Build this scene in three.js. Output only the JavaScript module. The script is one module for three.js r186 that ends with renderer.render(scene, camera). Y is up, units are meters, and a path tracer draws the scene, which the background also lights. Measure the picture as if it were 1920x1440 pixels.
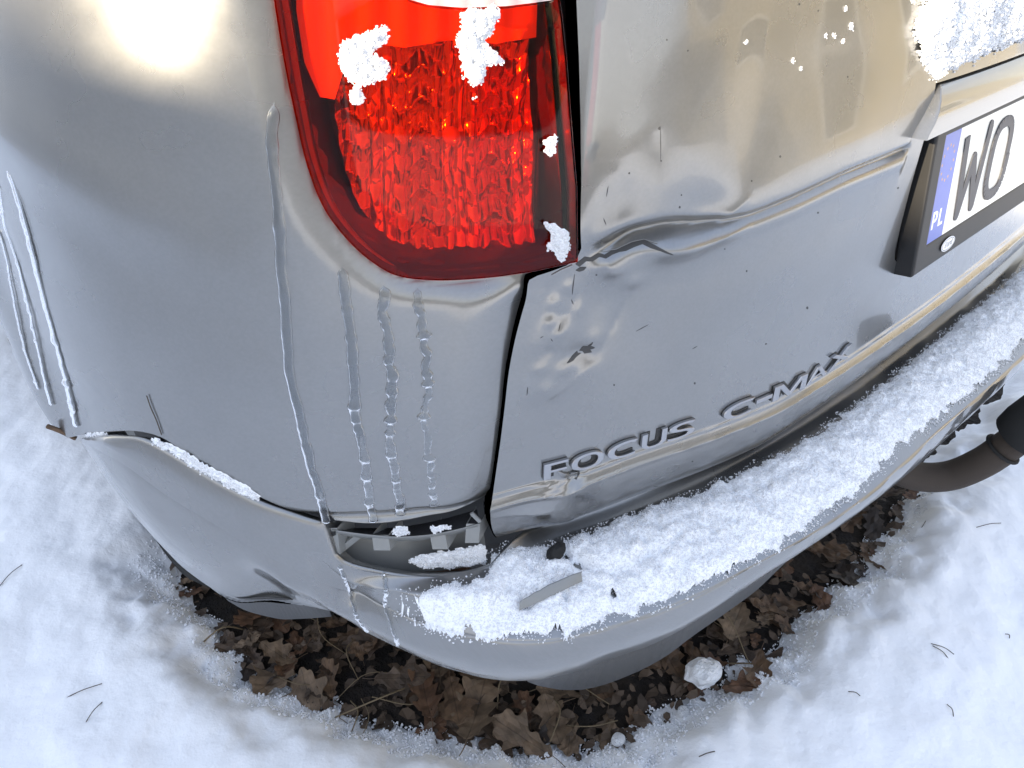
import * as THREE from 'three';
import { mergeGeometries } from 'three/addons/utils/BufferGeometryUtils.js';
import { FontLoader } from 'three/addons/loaders/FontLoader.js';
import { TextGeometry } from 'three/addons/geometries/TextGeometry.js';
import { createNoise3D } from 'simplex-noise';

// ---------------------------------------------------------------- camera, sky, sun, exposure
const FOC = 1400, PITCH = 35 * Math.PI / 180, AZ = 48 * Math.PI / 180;      // pixels of the 1920x1440 photograph
const CAM = new THREE.Vector3(-0.99, 0.95, 0.235);
const camera = new THREE.PerspectiveCamera(2 * Math.atan(720 / FOC) * 180 / Math.PI, 4 / 3, 0.02, 400);
const fwd = new THREE.Vector3(Math.cos(AZ) * Math.cos(PITCH), -Math.sin(PITCH), -Math.sin(AZ) * Math.cos(PITCH));
const rgt = new THREE.Vector3(Math.sin(AZ), 0, Math.cos(AZ));
const upv = new THREE.Vector3().crossVectors(rgt, fwd);
camera.position.copy(CAM); camera.lookAt(CAM.clone().add(fwd));
const scene = new THREE.Scene();
const SUN = new THREE.Vector3(-1, 0.31, 0.03).normalize();
{ // clear winter sky, pale and warm low down, bluer overhead, thin veil of cloud
  const W = 256, H = 128, d = new Float32Array(W * H * 4);
  for (let j = 0; j < H; j++) for (let i = 0; i < W; i++) {
    const el = ((j + .5) / H - .5) * Math.PI, e = Math.max(0, Math.sin(el)), az = ((i + .5) / W - .5) * 2 * Math.PI;
    const dx = Math.cos(az) * Math.cos(el), dz = Math.sin(az) * Math.cos(el);
    const k = Math.pow(1 - e, 2.6);
    const s = Math.pow(Math.max(0, dx * SUN.x + Math.sin(el) * SUN.y + dz * SUN.z), 4) * .35;
    const o = (j * W + i) * 4;
    d[o] = .40 + .58 * k + s; d[o + 1] = .49 + .45 * k + s * .88; d[o + 2] = .68 + .10 * k + s * .65; d[o + 3] = 1;
  }
  const t = new THREE.DataTexture(d, W, H, THREE.RGBAFormat, THREE.FloatType);
  t.mapping = THREE.EquirectangularReflectionMapping; t.colorSpace = THREE.LinearSRGBColorSpace; t.magFilter = THREE.LinearFilter; t.needsUpdate = true;
  scene.background = t; scene.environment = t;
}
const sun = new THREE.DirectionalLight(new THREE.Color().setRGB(1, .84, .60), 5);
sun.position.copy(SUN).multiplyScalar(30); scene.add(sun, sun.target);
sun.castShadow = true; sun.shadow.radius = 2;
Object.assign(sun.shadow.camera, { left: -16, right: 16, top: 12, bottom: -12, near: 1, far: 80 }); sun.shadow.mapSize.set(2048, 2048);
const renderer = new THREE.WebGLRenderer({ antialias: true });
renderer.toneMapping = THREE.LinearToneMapping; renderer.toneMappingExposure = 2.35; renderer.shadowMap.enabled = true;

// ---------------------------------------------------------------- helpers
let seed = 20240117;
const rnd = () => { seed |= 0; seed = seed + 0x6D2B79F5 | 0; let t = Math.imul(seed ^ seed >>> 15, 1 | seed); t = t + Math.imul(t ^ t >>> 7, 61 | t) ^ t; return ((t ^ t >>> 14) >>> 0) / 4294967296; };
const rr = (a, b) => a + (b - a) * rnd();
const n3 = createNoise3D(rnd);
const fbm = (x, y, z, o = 4) => { let s = 0, a = .5, f = 1; for (let i = 0; i < o; i++) { s += a * n3(x * f, y * f, z * f); a *= .5; f *= 2.03; } return s; };
const V = (x, y, z) => new THREE.Vector3(x, y, z);
const clamp = (x, a, b) => Math.min(b, Math.max(a, x));
const sst = (a, b, x) => { const t = clamp((x - a) / (b - a), 0, 1); return t * t * (3 - 2 * t); };
const lerp = (a, b, t) => a + (b - a) * t;
const RAD = Math.PI / 180;
const rayDir = (x, y) => fwd.clone().addScaledVector(rgt, (x - 960) / FOC).addScaledVector(upv, (720 - y) / FOC);
const onY = (x, y, h) => { const d = rayDir(x, y); return CAM.clone().addScaledVector(d, (h - CAM.y) / d.y); };     // where a sight line meets a level
const onZ = (x, y, z) => { const d = rayDir(x, y); return CAM.clone().addScaledVector(d, (z - CAM.z) / d.z); };
const taken = new Map();
const numbered = n => { const k = taken.get(n) || 0; taken.set(n, k + 1); return k ? n + '_' + String(k).padStart(3, '0') : n; };
function shade(o) { o.traverse(m => { if (m.isMesh) { m.castShadow = true; m.receiveShadow = true; } }); return o; }
function mesh(name, g, m, parent = scene) { const o = new THREE.Mesh(g, m); o.name = parent === scene ? numbered(name) : name; o.castShadow = o.receiveShadow = true; parent.add(o); return o; }
function tag(o, label, category, group, kind) { if (label) o.userData.label = label; if (category) o.userData.category = category; if (group) o.userData.group = group; if (kind) o.userData.kind = kind; return o; }
function table(pts) { // piecewise smooth function from sorted [x, value] pairs (monotone cubic)
  const p = pts.slice().sort((a, b) => a[0] - b[0]), n = p.length, m = [], dl = [];
  for (let i = 0; i < n - 1; i++) dl.push((p[i + 1][1] - p[i][1]) / Math.max(1e-9, p[i + 1][0] - p[i][0]));
  for (let i = 0; i < n; i++) { const a = dl[i - 1], b = dl[i]; m.push(i === 0 ? b : i === n - 1 ? a : a * b <= 0 ? 0 : 2 * a * b / (a + b)); }
  return x => { if (x <= p[0][0]) return p[0][1]; if (x >= p[n - 1][0]) return p[n - 1][1];
    let i = 0; while (x > p[i + 1][0]) i++; const h = p[i + 1][0] - p[i][0], t = (x - p[i][0]) / h, t2 = t * t, t3 = t2 * t;
    return (2 * t3 - 3 * t2 + 1) * p[i][1] + (t3 - 2 * t2 + t) * h * m[i] + (-2 * t3 + 3 * t2) * p[i + 1][1] + (t3 - t2) * h * m[i + 1]; };
}
function baked(f, a, b, n = 1500) { const v = new Float32Array(n + 1); for (let i = 0; i <= n; i++) v[i] = f(a + (b - a) * i / n); return x => { const t = clamp((x - a) / (b - a), 0, 1) * n, i = Math.min(n - 1, Math.floor(t)); return v[i] + (v[i + 1] - v[i]) * (t - i); }; }
const dense = (pts, step) => { const out = []; for (let i = 0; i < pts.length; i++) { const a = pts[i], b = pts[(i + 1) % pts.length], n = Math.max(1, Math.ceil(Math.hypot((b[0] - a[0]), (b[1] - a[1])) / step)); for (let k = 0; k < n; k++) out.push([lerp(a[0], b[0], k / n), lerp(a[1], b[1], k / n)]); } return out; };
function spline(pts, n) { // smooth open polyline through pts (2D)
  const c = new THREE.CatmullRomCurve3(pts.map(p => V(p[0], p[1], 0)), false, 'centripetal'); return c.getPoints(n).map(p => [p.x, p.y]); }
function inPoly(p, x, y) { let c = false; for (let i = 0, j = p.length - 1; i < p.length; j = i++) { const a = p[i], b = p[j]; if ((a[1] > y) !== (b[1] > y) && x < (b[0] - a[0]) * (y - a[1]) / (b[1] - a[1]) + a[0]) c = !c; } return c; }
function edgeDist(p, x, y) { let m = 1e9; for (let i = 0, j = p.length - 1; i < p.length; j = i++) { const a = p[j], b = p[i], dx = b[0] - a[0], dy = b[1] - a[1], t = clamp(((x - a[0]) * dx + (y - a[1]) * dy) / (dx * dx + dy * dy + 1e-12), 0, 1); m = Math.min(m, Math.hypot(x - a[0] - t * dx, y - a[1] - t * dy)); } return m; }

// ---------------------------------------------------------------- materials
const col = (r, g, b) => new THREE.Color().setRGB(r, g, b);
function noiseTex(w, h, f, srgb = false) { const d = new Uint8Array(w * h * 4); for (let j = 0; j < h; j++) for (let i = 0; i < w; i++) { const c = f(i / w, j / h, i, j), o = (j * w + i) * 4; for (let k = 0; k < 3; k++) d[o + k] = clamp(Math.round((Array.isArray(c) ? c[k] : c) * 255), 0, 255); d[o + 3] = 255; }
  const t = new THREE.DataTexture(d, w, h); t.wrapS = t.wrapT = THREE.RepeatWrapping; t.magFilter = THREE.LinearFilter; t.minFilter = THREE.LinearMipmapLinearFilter; t.generateMipmaps = true; if (srgb) t.colorSpace = THREE.SRGBColorSpace; t.needsUpdate = true; return t; }
const hash2 = (i, j, k) => { let h = Math.imul(i, 374761393) + Math.imul(j, 668265263) + Math.imul(k, 1274126177) | 0; h = Math.imul(h ^ h >>> 13, 1274126177); return ((h ^ h >>> 16) >>> 0) / 4294967296; };
const vnoise = (u, v, p, k) => { const x = u * p, y = v * p, i = Math.floor(x), j = Math.floor(y), f = x - i, g = y - j, a = f * f * (3 - 2 * f), b = g * g * (3 - 2 * g), m = q => ((q % p) + p) % p, h = (q, r) => hash2(m(q), m(r), k); return lerp(lerp(h(i, j), h(i + 1, j), a), lerp(h(i, j + 1), h(i + 1, j + 1), a), b) * 2 - 1; };
const tnoise = (u, v, s, o) => { let t = 0, a = .55, p = Math.max(2, Math.round(s * 2)); for (let k = 0; k < o; k++) { t += a * vnoise(u, v, p, k + Math.round(s * 7)); a *= .55; p *= 2; } return t; };
const grimeRough = noiseTex(512, 512, (u, v) => { const a = tnoise(u, v, 1.4, 6), b = tnoise(v, u, 5, 4); return .42 + .10 * a + .06 * b; });
const grimeColor = noiseTex(512, 512, (u, v) => { const a = tnoise(u + .3, v, 2.2, 6), sp = tnoise(v, u, 110, 2), g = .95 + .03 * a + .022 * sp; return [g, g * .995, g * .985]; }, true);
const peel = noiseTex(512, 512, (u, v) => .5 + .5 * tnoise(u, v, 30, 3));
for (const t of [grimeRough, grimeColor]) t.repeat.set(3.1, 3.1);
peel.repeat.set(9, 9);
const PAINT = new THREE.MeshPhysicalMaterial({ color: col(.285, .288, .29), map: grimeColor, metalness: .8, roughness: .68, roughnessMap: grimeRough, clearcoat: .75, clearcoatRoughness: .05, side: THREE.DoubleSide });
const M = {
  black: new THREE.MeshStandardMaterial({ color: col(.012, .012, .013), roughness: .55, side: THREE.DoubleSide }),
  seal: new THREE.MeshStandardMaterial({ color: col(.008, .008, .008), roughness: .7, side: THREE.DoubleSide }),
  plastic: new THREE.MeshStandardMaterial({ color: col(.022, .022, .024), roughness: .42, bumpMap: peel, bumpScale: .0004, side: THREE.DoubleSide }),
  frame: new THREE.MeshStandardMaterial({ color: col(.012, .012, .013), roughness: .5 }),
  valance: new THREE.MeshStandardMaterial({ color: col(.06, .06, .06), roughness: .6, bumpMap: peel, bumpScale: .0004, side: THREE.DoubleSide }),
  bracket: new THREE.MeshStandardMaterial({ color: col(.24, .245, .24), roughness: .45, metalness: .3, side: THREE.DoubleSide }),
  torn: new THREE.MeshStandardMaterial({ color: col(.05, .05, .05), roughness: .75, side: THREE.DoubleSide }),
  chrome: new THREE.MeshStandardMaterial({ color: col(.8, .8, .8), metalness: 1, roughness: .12, side: THREE.DoubleSide }),
  badge: new THREE.MeshStandardMaterial({ color: col(.4, .4, .41), metalness: 1, roughness: .3 }),
  badgeShadow: new THREE.MeshStandardMaterial({ color: col(.03, .03, .03), roughness: .6 }),  // near-black tone for the shadow contour round the letters
  red: new THREE.MeshPhysicalMaterial({ color: col(.97, .125, .014), transmission: 1, thickness: 0, roughness: .03, ior: 1.5, specularIntensity: .45, side: THREE.DoubleSide }),
  redInner: new THREE.MeshPhysicalMaterial({ color: col(1, .5, .3), transmission: 1, thickness: 0, roughness: .06, ior: 1.5, specularIntensity: .4, side: THREE.DoubleSide }),
  redSolid: new THREE.MeshPhysicalMaterial({ color: col(.07, .012, .01), roughness: .12, clearcoat: 1, side: THREE.DoubleSide }),
  whiteLens: new THREE.MeshPhysicalMaterial({ color: col(.85, .78, .78), transmission: .5, thickness: 0, roughness: .12, side: THREE.DoubleSide }),
  reflector: new THREE.MeshStandardMaterial({ color: col(.68, .66, .62), metalness: .95, roughness: .12, side: THREE.DoubleSide }),
  pale_sunlit_backing: new THREE.MeshStandardMaterial({ color: col(.7, .67, .63), roughness: .5, side: THREE.DoubleSide }),
  ice: new THREE.MeshPhysicalMaterial({ color: col(.86, .88, .9), transmission: 1, thickness: .01, roughness: .2, ior: 1.24 }),
  rubber: new THREE.MeshStandardMaterial({ color: col(.014, .014, .014), roughness: .85 }),
  rust: new THREE.MeshStandardMaterial({ color: col(.055, .041, .031), roughness: .75, bumpMap: peel, bumpScale: .0005 }),
};
const snowBump = noiseTex(1024, 1024, (u, v) => .5 + .4 * tnoise(u, v, 12, 6));
const SNOW = new THREE.MeshPhysicalMaterial({ color: col(.88, .895, .91), roughness: .85, bumpMap: snowBump, bumpScale: .004, side: THREE.DoubleSide });
const GRAIN = new THREE.MeshPhysicalMaterial({ color: col(.9, .91, .93), roughness: .35, transmission: .25, thickness: 0 });

// ---------------------------------------------------------------- the car's outer shape
// plan outline of the rear: angle th round (0, -0.5); th = 0 faces the car's left side, th = 90 degrees faces backwards
const PA = .93, PB = .5, PN = 2.6;
const planR = th => { const c = Math.abs(Math.cos(th)) / PA, s = Math.max(0, Math.sin(th)) / PB; return Math.pow(Math.pow(c, PN) + Math.pow(s, PN), -1 / PN); };
const YC = .515;                                     // height of the fold along the tailgate's lower edge
const WHEEL = V(-.80, .31, -.80);
function baseOff(th, y) {
  const d = y - YC, rear = sst(22 * RAD, 62 * RAD, th), dp = Math.max(0, d);
  let o = -lerp(.045 * d + .16 * dp * dp, .06 * d + .06 * dp * dp, rear);
  const cs = Math.cos(th); if (th < 20 * RAD) { const r = planR(th), z = -.5 + r * Math.sin(th), ra = Math.hypot(z - WHEEL.z, y - WHEEL.y); o += .016 * Math.exp(-Math.pow(Math.max(0, ra - .395) / .05, 2)) * sst(20 * RAD, 6 * RAD, th); }
  return o;
}
let dentOn = false, dents = () => 0;
const P = (th, y, extra = 0) => { const r = planR(th) + baseOff(th, y) + (dentOn ? dents(th, y) : 0) + extra; return V(-r * Math.cos(th), y, -.5 + r * Math.sin(th)); };
function Pn(th, y, extra = 0, f = P) { const e = 3e-4, a = f(th + e, y, extra).sub(f(th - e, y, extra)), b = f(th, y + e, extra).sub(f(th, y - e, extra)); return a.cross(b).normalize(); }
if (Pn(.8, .7).dot(V(-.5, 0, .5)) < 0) throw new Error('normal sign');
function cast(px, py, extra = 0) { // sight line onto the outer shape -> [th, y]
  const d = rayDir(px, py), q = V(0, 0, 0), g = t => { q.copy(CAM).addScaledVector(d, t); const th = Math.atan2(q.z + .5, -q.x); return Math.hypot(q.x, q.z + .5) - planR(th) - baseOff(th, q.y) - extra; };
  let t = .1; while (t < 2.2 && g(t) > 0) t += .004; let a = t - .004, b = t; for (let k = 0; k < 30; k++) { const m = (a + b) / 2; g(m) > 0 ? a = m : b = m; }
  g(a); return [Math.atan2(q.z + .5, -q.x), q.y];
}
const of3 = p => [Math.atan2(p.z + .5, -p.x), p.y];
const castAll = (l, e = 0) => l.map(p => p.th !== undefined ? [p.th * RAD, p.y] : cast(p[0], p[1], e));
const at = (th, y) => ({ th, y });

// creases and dents of the tailgate, traced along the panel
const foldY = baked(table(castAll([[918, 940], [1005, 923], [1063, 917], [1085, 905], [1113, 894], [1213, 857], [1355, 809], [1463, 765], [1547, 715], [1613, 673], [1680, 627], [1767, 565], [1920, 440]])), 20 * RAD, 110 * RAD);
const ridgeY = baked(table(castAll([[1078, 452], [1100, 400], [1150, 325], [1200, 262], [1235, 236], [1290, 280], [1350, 328], [1402, 372], [1460, 345], [1560, 295], [1700, 235], [1760, 205], [1900, 130]])), 20 * RAD, 110 * RAD);
const groove = castAll([[1708, 281], [1594, 328], [1475, 382], [1396, 410], [1317, 427], [1237, 435], [1190, 447], [1150, 463], [1122, 478]]);
const grooveY = baked(table(groove), 20 * RAD, 110 * RAD), grooveA = groove[groove.length - 1][0], grooveB = groove[0][0];
const bumps = [ // pixel, radius across, radius up (m), height (m)
  [1230, 330, .030, .030, .006], [1150, 380, .02, .03, -.003], [1330, 400, .04, .018, -.004], [1405, 372, .03, .02, .002],
  [1272, 464, .026, .011, .009], [1330, 450, .03, .01, .003], [1190, 470, .025, .01, -.004],
  [1150, 515, .011, .008, .0022], [1187, 538, .010, .007, .002], [1110, 560, .02, .03, -.004], [1040, 640, .016, .02, .003],
  [1082, 678, .012, .012, -.004], [1060, 700, .01, .008, .0025], [1105, 655, .012, .009, .002], [1020, 730, .02, .015, .002], [1180, 640, .05, .05, -.004],
  [1035, 575, .006, .006, .0012], [1052, 600, .005, .006, -.0012], [1030, 610, .005, .005, .0012], [1048, 632, .005, .005, .0013], [1065, 545, .006, .006, .0012], [1080, 590, .005, .006, .001], [1025, 668, .006, .005, -.0012], [1010, 700, .007, .006, .0014], [1022, 742, .008, .007, .0012],
  [1067, 912, .008, .006, -.0045], [1080, 930, .01, .008, .003], [1040, 925, .02, .006, .002], [1090, 960, .012, .012, -.003], [1010, 985, .02, .02, .003],
  [1500, 520, .10, .04, .002], [1400, 620, .12, .05, -.0025], [1250, 760, .10, .04, -.002], [1300, 120, .08, .05, .003], [1550, 150, .1, .04, -.003], [1150, 120, .05, .06, -.003],
].map(([x, y, a, b, h]) => { const c = cast(x, y), p = P(c[0], c[1]); return { th: c[0], y: c[1], p, a, b, h }; });
const creases = [ // sharp folds: from, to (pixels), half width, height (m)
  [1012, 556, 990, 760, .006, .0022], [1092, 520, 1074, 662, .006, .0026], [1112, 690, 1182, 560, .007, -.0026], [1000, 775, 1104, 702, .007, .0018], [1030, 535, 1000, 640, .005, -.0018], [1125, 470, 1150, 520, .006, .003], [1290, 470, 1400, 425, .006, .003], [1150, 325, 1140, 460, .008, .0025], [1235, 250, 1240, 330, .006, -.0016], [1402, 372, 1330, 440, .009, .003], [1060, 918, 1100, 985, .006, -.003], [930, 975, 1060, 965, .006, .0022]
].map(([x, y, x2, y2, w, h]) => { const a = cast(x, y), b = cast(x2, y2); return { a: [a[0] * .62, a[1]], b: [b[0] * .62, b[1]], w, h }; });
dents = (th, y) => {
  if (th < 24 * RAD) return 0;
  let o = 0;
  // bend along the zigzag ridge: above it the panel leans in, below it stands upright
  const d = y - ridgeY(th), w = .010, fade = sst(26 * RAD, 31 * RAD, th);
  o += fade * (-.135 * (Math.sqrt(d * d + w * w) + d) / 2 - .15 * .075 * (1 - Math.exp(-Math.max(0, Math.sqrt(d * d + w * w) - d) / 2 / .075)));
  // pressed groove
  if (th > grooveA - .06 && th < grooveB + .03) {
    const e = (y - grooveY(th)), k = sst(grooveA - .02, grooveA + .03, th) * sst(grooveB + .006, grooveB - .012, th), tear = sst(grooveA + .16, grooveA, th);
    const wg = .0038 + .004 * tear;
    o += k * (-(.0042 + .007 * tear) * Math.exp(-e * e / (wg * wg)) + .0016 * Math.exp(-Math.pow((e + .011) / .006, 2)));
    o += k * (.002 + .007 * tear) * sst(-.05, 0, e) * (e > 0 ? Math.exp(-e * e / .0006) : 1) * (1 - Math.exp(-e * e / (wg * wg)));
  }
  // fold along the lower edge, then the roll under
  const t = foldY(th) - y, kink = Math.exp(-Math.pow((th - bumps[25].th) / .02, 2));
  if (t > -.01) {
    { const f = .0009, lin = x => (Math.sqrt(x * x + f * f) + x) / 2; o += .5 * (lin(t) - lin(t - .011)) + .0011 * Math.exp(-t * t / 3.2e-6) + .0009 * Math.exp(-(t - .011) * (t - .011) / 3.2e-6); }
    if (t > .012) { const u = (t - .012) / .055; o -= .015 * u * u * (1 + .5 * u); }
  }
  const p = P0(th, y);
  for (const c of creases) { const x = th * .62, dx = c.b[0] - c.a[0], dy = c.b[1] - c.a[1], t = ((x - c.a[0]) * dx + (y - c.a[1]) * dy) / (dx * dx + dy * dy); if (t < -.3 || t > 1.3) continue; const tc = clamp(t, 0, 1), e = Math.hypot(x - c.a[0] - tc * dx, y - c.a[1] - tc * dy); if (e < c.w * 4) o += c.h * Math.sin(Math.PI * clamp((t + .15) / 1.3, 0, 1)) * Math.exp(-Math.sqrt(e * e + 1e-6) / c.w * 1.3); }
  for (const b of bumps) { const dth = p.distanceTo(b.p); if (dth > .34) continue; const dy = (y - b.y) / b.b, dl = Math.sqrt(Math.max(0, dth * dth - (y - b.y) * (y - b.y))) / b.a, q = dy * dy + dl * dl; if (q < 9) o += b.h * (b.a < .013 ? 1.25 : 1.15) * Math.exp(-q); }
  return o;
};
const P0 = (th, y) => { const r = planR(th) + baseOff(th, y); return V(-r * Math.cos(th), y, -.5 + r * Math.sin(th)); };

// trimmed panel: polygon in [th, y], gridded, with rolled edges going inwards
function panel(poly, { f = P, extra = 0, cellT = .006, cellY = .0035, depth = .012, edges = true, roll = .0012, skip = null, uvs = 1 } = {}) {
  const pos = [], nor = [], uv = [], cache = new Map();
  const vert = (th, y) => { const k = Math.round(th * 1e7) + ',' + Math.round(y * 1e7); let c = cache.get(k); if (!c) { const p = f(th, y, extra), n = Pn(th, y, extra, f); c = [p, n, th * .8 * uvs, y * uvs]; cache.set(k, c); } return c; };
  const tri = (a, b, c) => { for (const q of [a, b, c]) { const v = vert(q[0], q[1]); pos.push(v[0].x, v[0].y, v[0].z); nor.push(v[1].x, v[1].y, v[1].z); uv.push(v[2], v[3]); } };
  let x0 = 1e9, x1 = -1e9, y0 = 1e9, y1 = -1e9; for (const p of poly) { x0 = Math.min(x0, p[0]); x1 = Math.max(x1, p[0]); y0 = Math.min(y0, p[1]); y1 = Math.max(y1, p[1]); }
  const nx = Math.ceil((x1 - x0) / cellT), ny = Math.ceil((y1 - y0) / cellY), cross = new Set();
  for (let i = 0; i < poly.length; i++) { const a = poly[i], b = poly[(i + 1) % poly.length], n = Math.ceil(Math.max(Math.abs(a[0] - b[0]) / cellT, Math.abs(a[1] - b[1]) / cellY) * 4) + 1; for (let k = 0; k <= n; k++) { const u = (lerp(a[0], b[0], k / n) - x0) / cellT, v = (lerp(a[1], b[1], k / n) - y0) / cellY; for (const du of [-.01, .01]) for (const dv of [-.01, .01]) cross.add(Math.floor(u + du) + Math.floor(v + dv) * 10000); } }
  for (let j = 0; j < ny; j++) for (let i = 0; i < nx; i++) {
    const ax = x0 + i * cellT, bx = ax + cellT, ay = y0 + j * cellY, by = ay + cellY;
    if (!cross.has(i + j * 10000)) { if (inPoly(poly, (ax + bx) / 2, (ay + by) / 2)) { tri([ax, ay], [bx, ay], [bx, by]); tri([ax, ay], [bx, by], [ax, by]); } continue; }
    let s = poly; for (const [ix, lim, sg] of [[0, ax, 1], [0, bx, -1], [1, ay, 1], [1, by, -1]]) { const o = []; for (let k = 0; k < s.length; k++) { const a = s[k], b = s[(k + 1) % s.length], ia = (a[ix] - lim) * sg >= 0, ib = (b[ix] - lim) * sg >= 0; if (ia) o.push(a); if (ia !== ib) { const t = (lim - a[ix]) / (b[ix] - a[ix]), c = [lerp(a[0], b[0], t), lerp(a[1], b[1], t)]; c[ix] = lim; o.push(c); } } s = o; if (!s.length) break; }
    if (s.length < 3) continue;
    const sh = s.map(p => new THREE.Vector2((p[0] - ax) * 100, (p[1] - ay) * 100)), area = THREE.ShapeUtils.area(sh); if (Math.abs(area) < 1e-6) continue;
    for (const t of THREE.ShapeUtils.triangulateShape(sh, [])) { const q = t.map(k => s[k]), ar = (q[1][0] - q[0][0]) * (q[2][1] - q[0][1]) - (q[2][0] - q[0][0]) * (q[1][1] - q[0][1]); if (Math.abs(ar) < 1e-12) continue; ar > 0 ? tri(q[0], q[1], q[2]) : tri(q[0], q[2], q[1]); }
  }
  if (edges) {
    const n = poly.length; let A = 0; for (let i = 0; i < n; i++) { const a = poly[i], b = poly[(i + 1) % n]; A += a[0] * b[1] - b[0] * a[1]; } const sg = A > 0 ? 1 : -1;
    const prof = [[0, 0], [.6, .15], [1, .7], [1.1, 1.6], [1, depth / roll]].map(q => [q[0] * roll, q[1] * roll]);
    const ring = poly.map((p, i) => { if (p.skip) return null; const v = vert(p[0], p[1]), a = vert(...poly[(i + n - 1) % n]), b = vert(...poly[(i + 1) % n]); const t = b[0].clone().sub(a[0]).normalize(), out = t.clone().cross(v[1]).multiplyScalar(sg).normalize(); return prof.map(q => [v[0].clone().addScaledVector(out, q[0]).addScaledVector(v[1], -q[1]), out, v[1], v[2], v[3]]); });
    for (let i = 0; i < n; i++) { const a = ring[i], b = ring[(i + 1) % n]; if (!a || !b || (skip && skip(poly[i], poly[(i + 1) % n]))) continue;
      for (let k = 0; k < prof.length - 1; k++) { const w = [1, .75, .25, 0, 0], q = [a[k], b[k], b[k + 1], a[k], b[k + 1], a[k + 1]], kk = [k, k, k + 1, k, k + 1, k + 1];
        q.forEach((e, m) => { const nn = e[2].clone().multiplyScalar(w[kk[m]]).addScaledVector(e[1], 1 - w[kk[m]]).normalize(); pos.push(e[0].x, e[0].y, e[0].z); nor.push(nn.x, nn.y, nn.z); uv.push(e[3], e[4]); }); } }
  }
  const g = new THREE.BufferGeometry(); g.setAttribute('position', new THREE.Float32BufferAttribute(pos, 3)); g.setAttribute('normal', new THREE.Float32BufferAttribute(nor, 3)); g.setAttribute('uv', new THREE.Float32BufferAttribute(uv, 2)); return g;
}
const loop = (pts, step = .004) => dense(pts, step);
function gridGeo(rows, uvScale = 1, close = false) { // rows of points -> smooth sheet
  const nr = rows.length, nc = rows[0].length, pos = [], uv = [], idx = [];
  for (let i = 0; i < nr; i++) { let s = 0; for (let j = 0; j < nc; j++) { const p = rows[i][j]; if (j) s += p.distanceTo(rows[i][j - 1]); pos.push(p.x, p.y, p.z); uv.push(s * uvScale, (p.y + p.z) * uvScale); } }
  for (let i = 0; i < nr - 1; i++) for (let j = 0; j < nc - 1; j++) { const a = i * nc + j, b = a + 1, c = a + nc, d = c + 1; idx.push(a, c, b, b, c, d); }
  const g = new THREE.BufferGeometry(); g.setAttribute('position', new THREE.Float32BufferAttribute(pos, 3)); g.setAttribute('uv', new THREE.Float32BufferAttribute(uv, 2)); g.setIndex(idx); g.computeVertexNormals(); return g;
}
function bar(a, b, w, h, upHint = V(0, 1, 0)) { const d = b.clone().sub(a), L = d.length(), g = new THREE.BoxGeometry(w, h, L); d.normalize(); const x = upHint.clone().cross(d).normalize(), y = d.clone().cross(x); g.applyMatrix4(new THREE.Matrix4().makeBasis(x, y, d).setPosition(a.clone().add(b).multiplyScalar(.5))); return g; }

const car = new THREE.Group(); car.name = 'car'; scene.add(car);
tag(car, 'silver hatchback with a crumpled rear corner and torn bumper trim', 'car');

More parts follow.
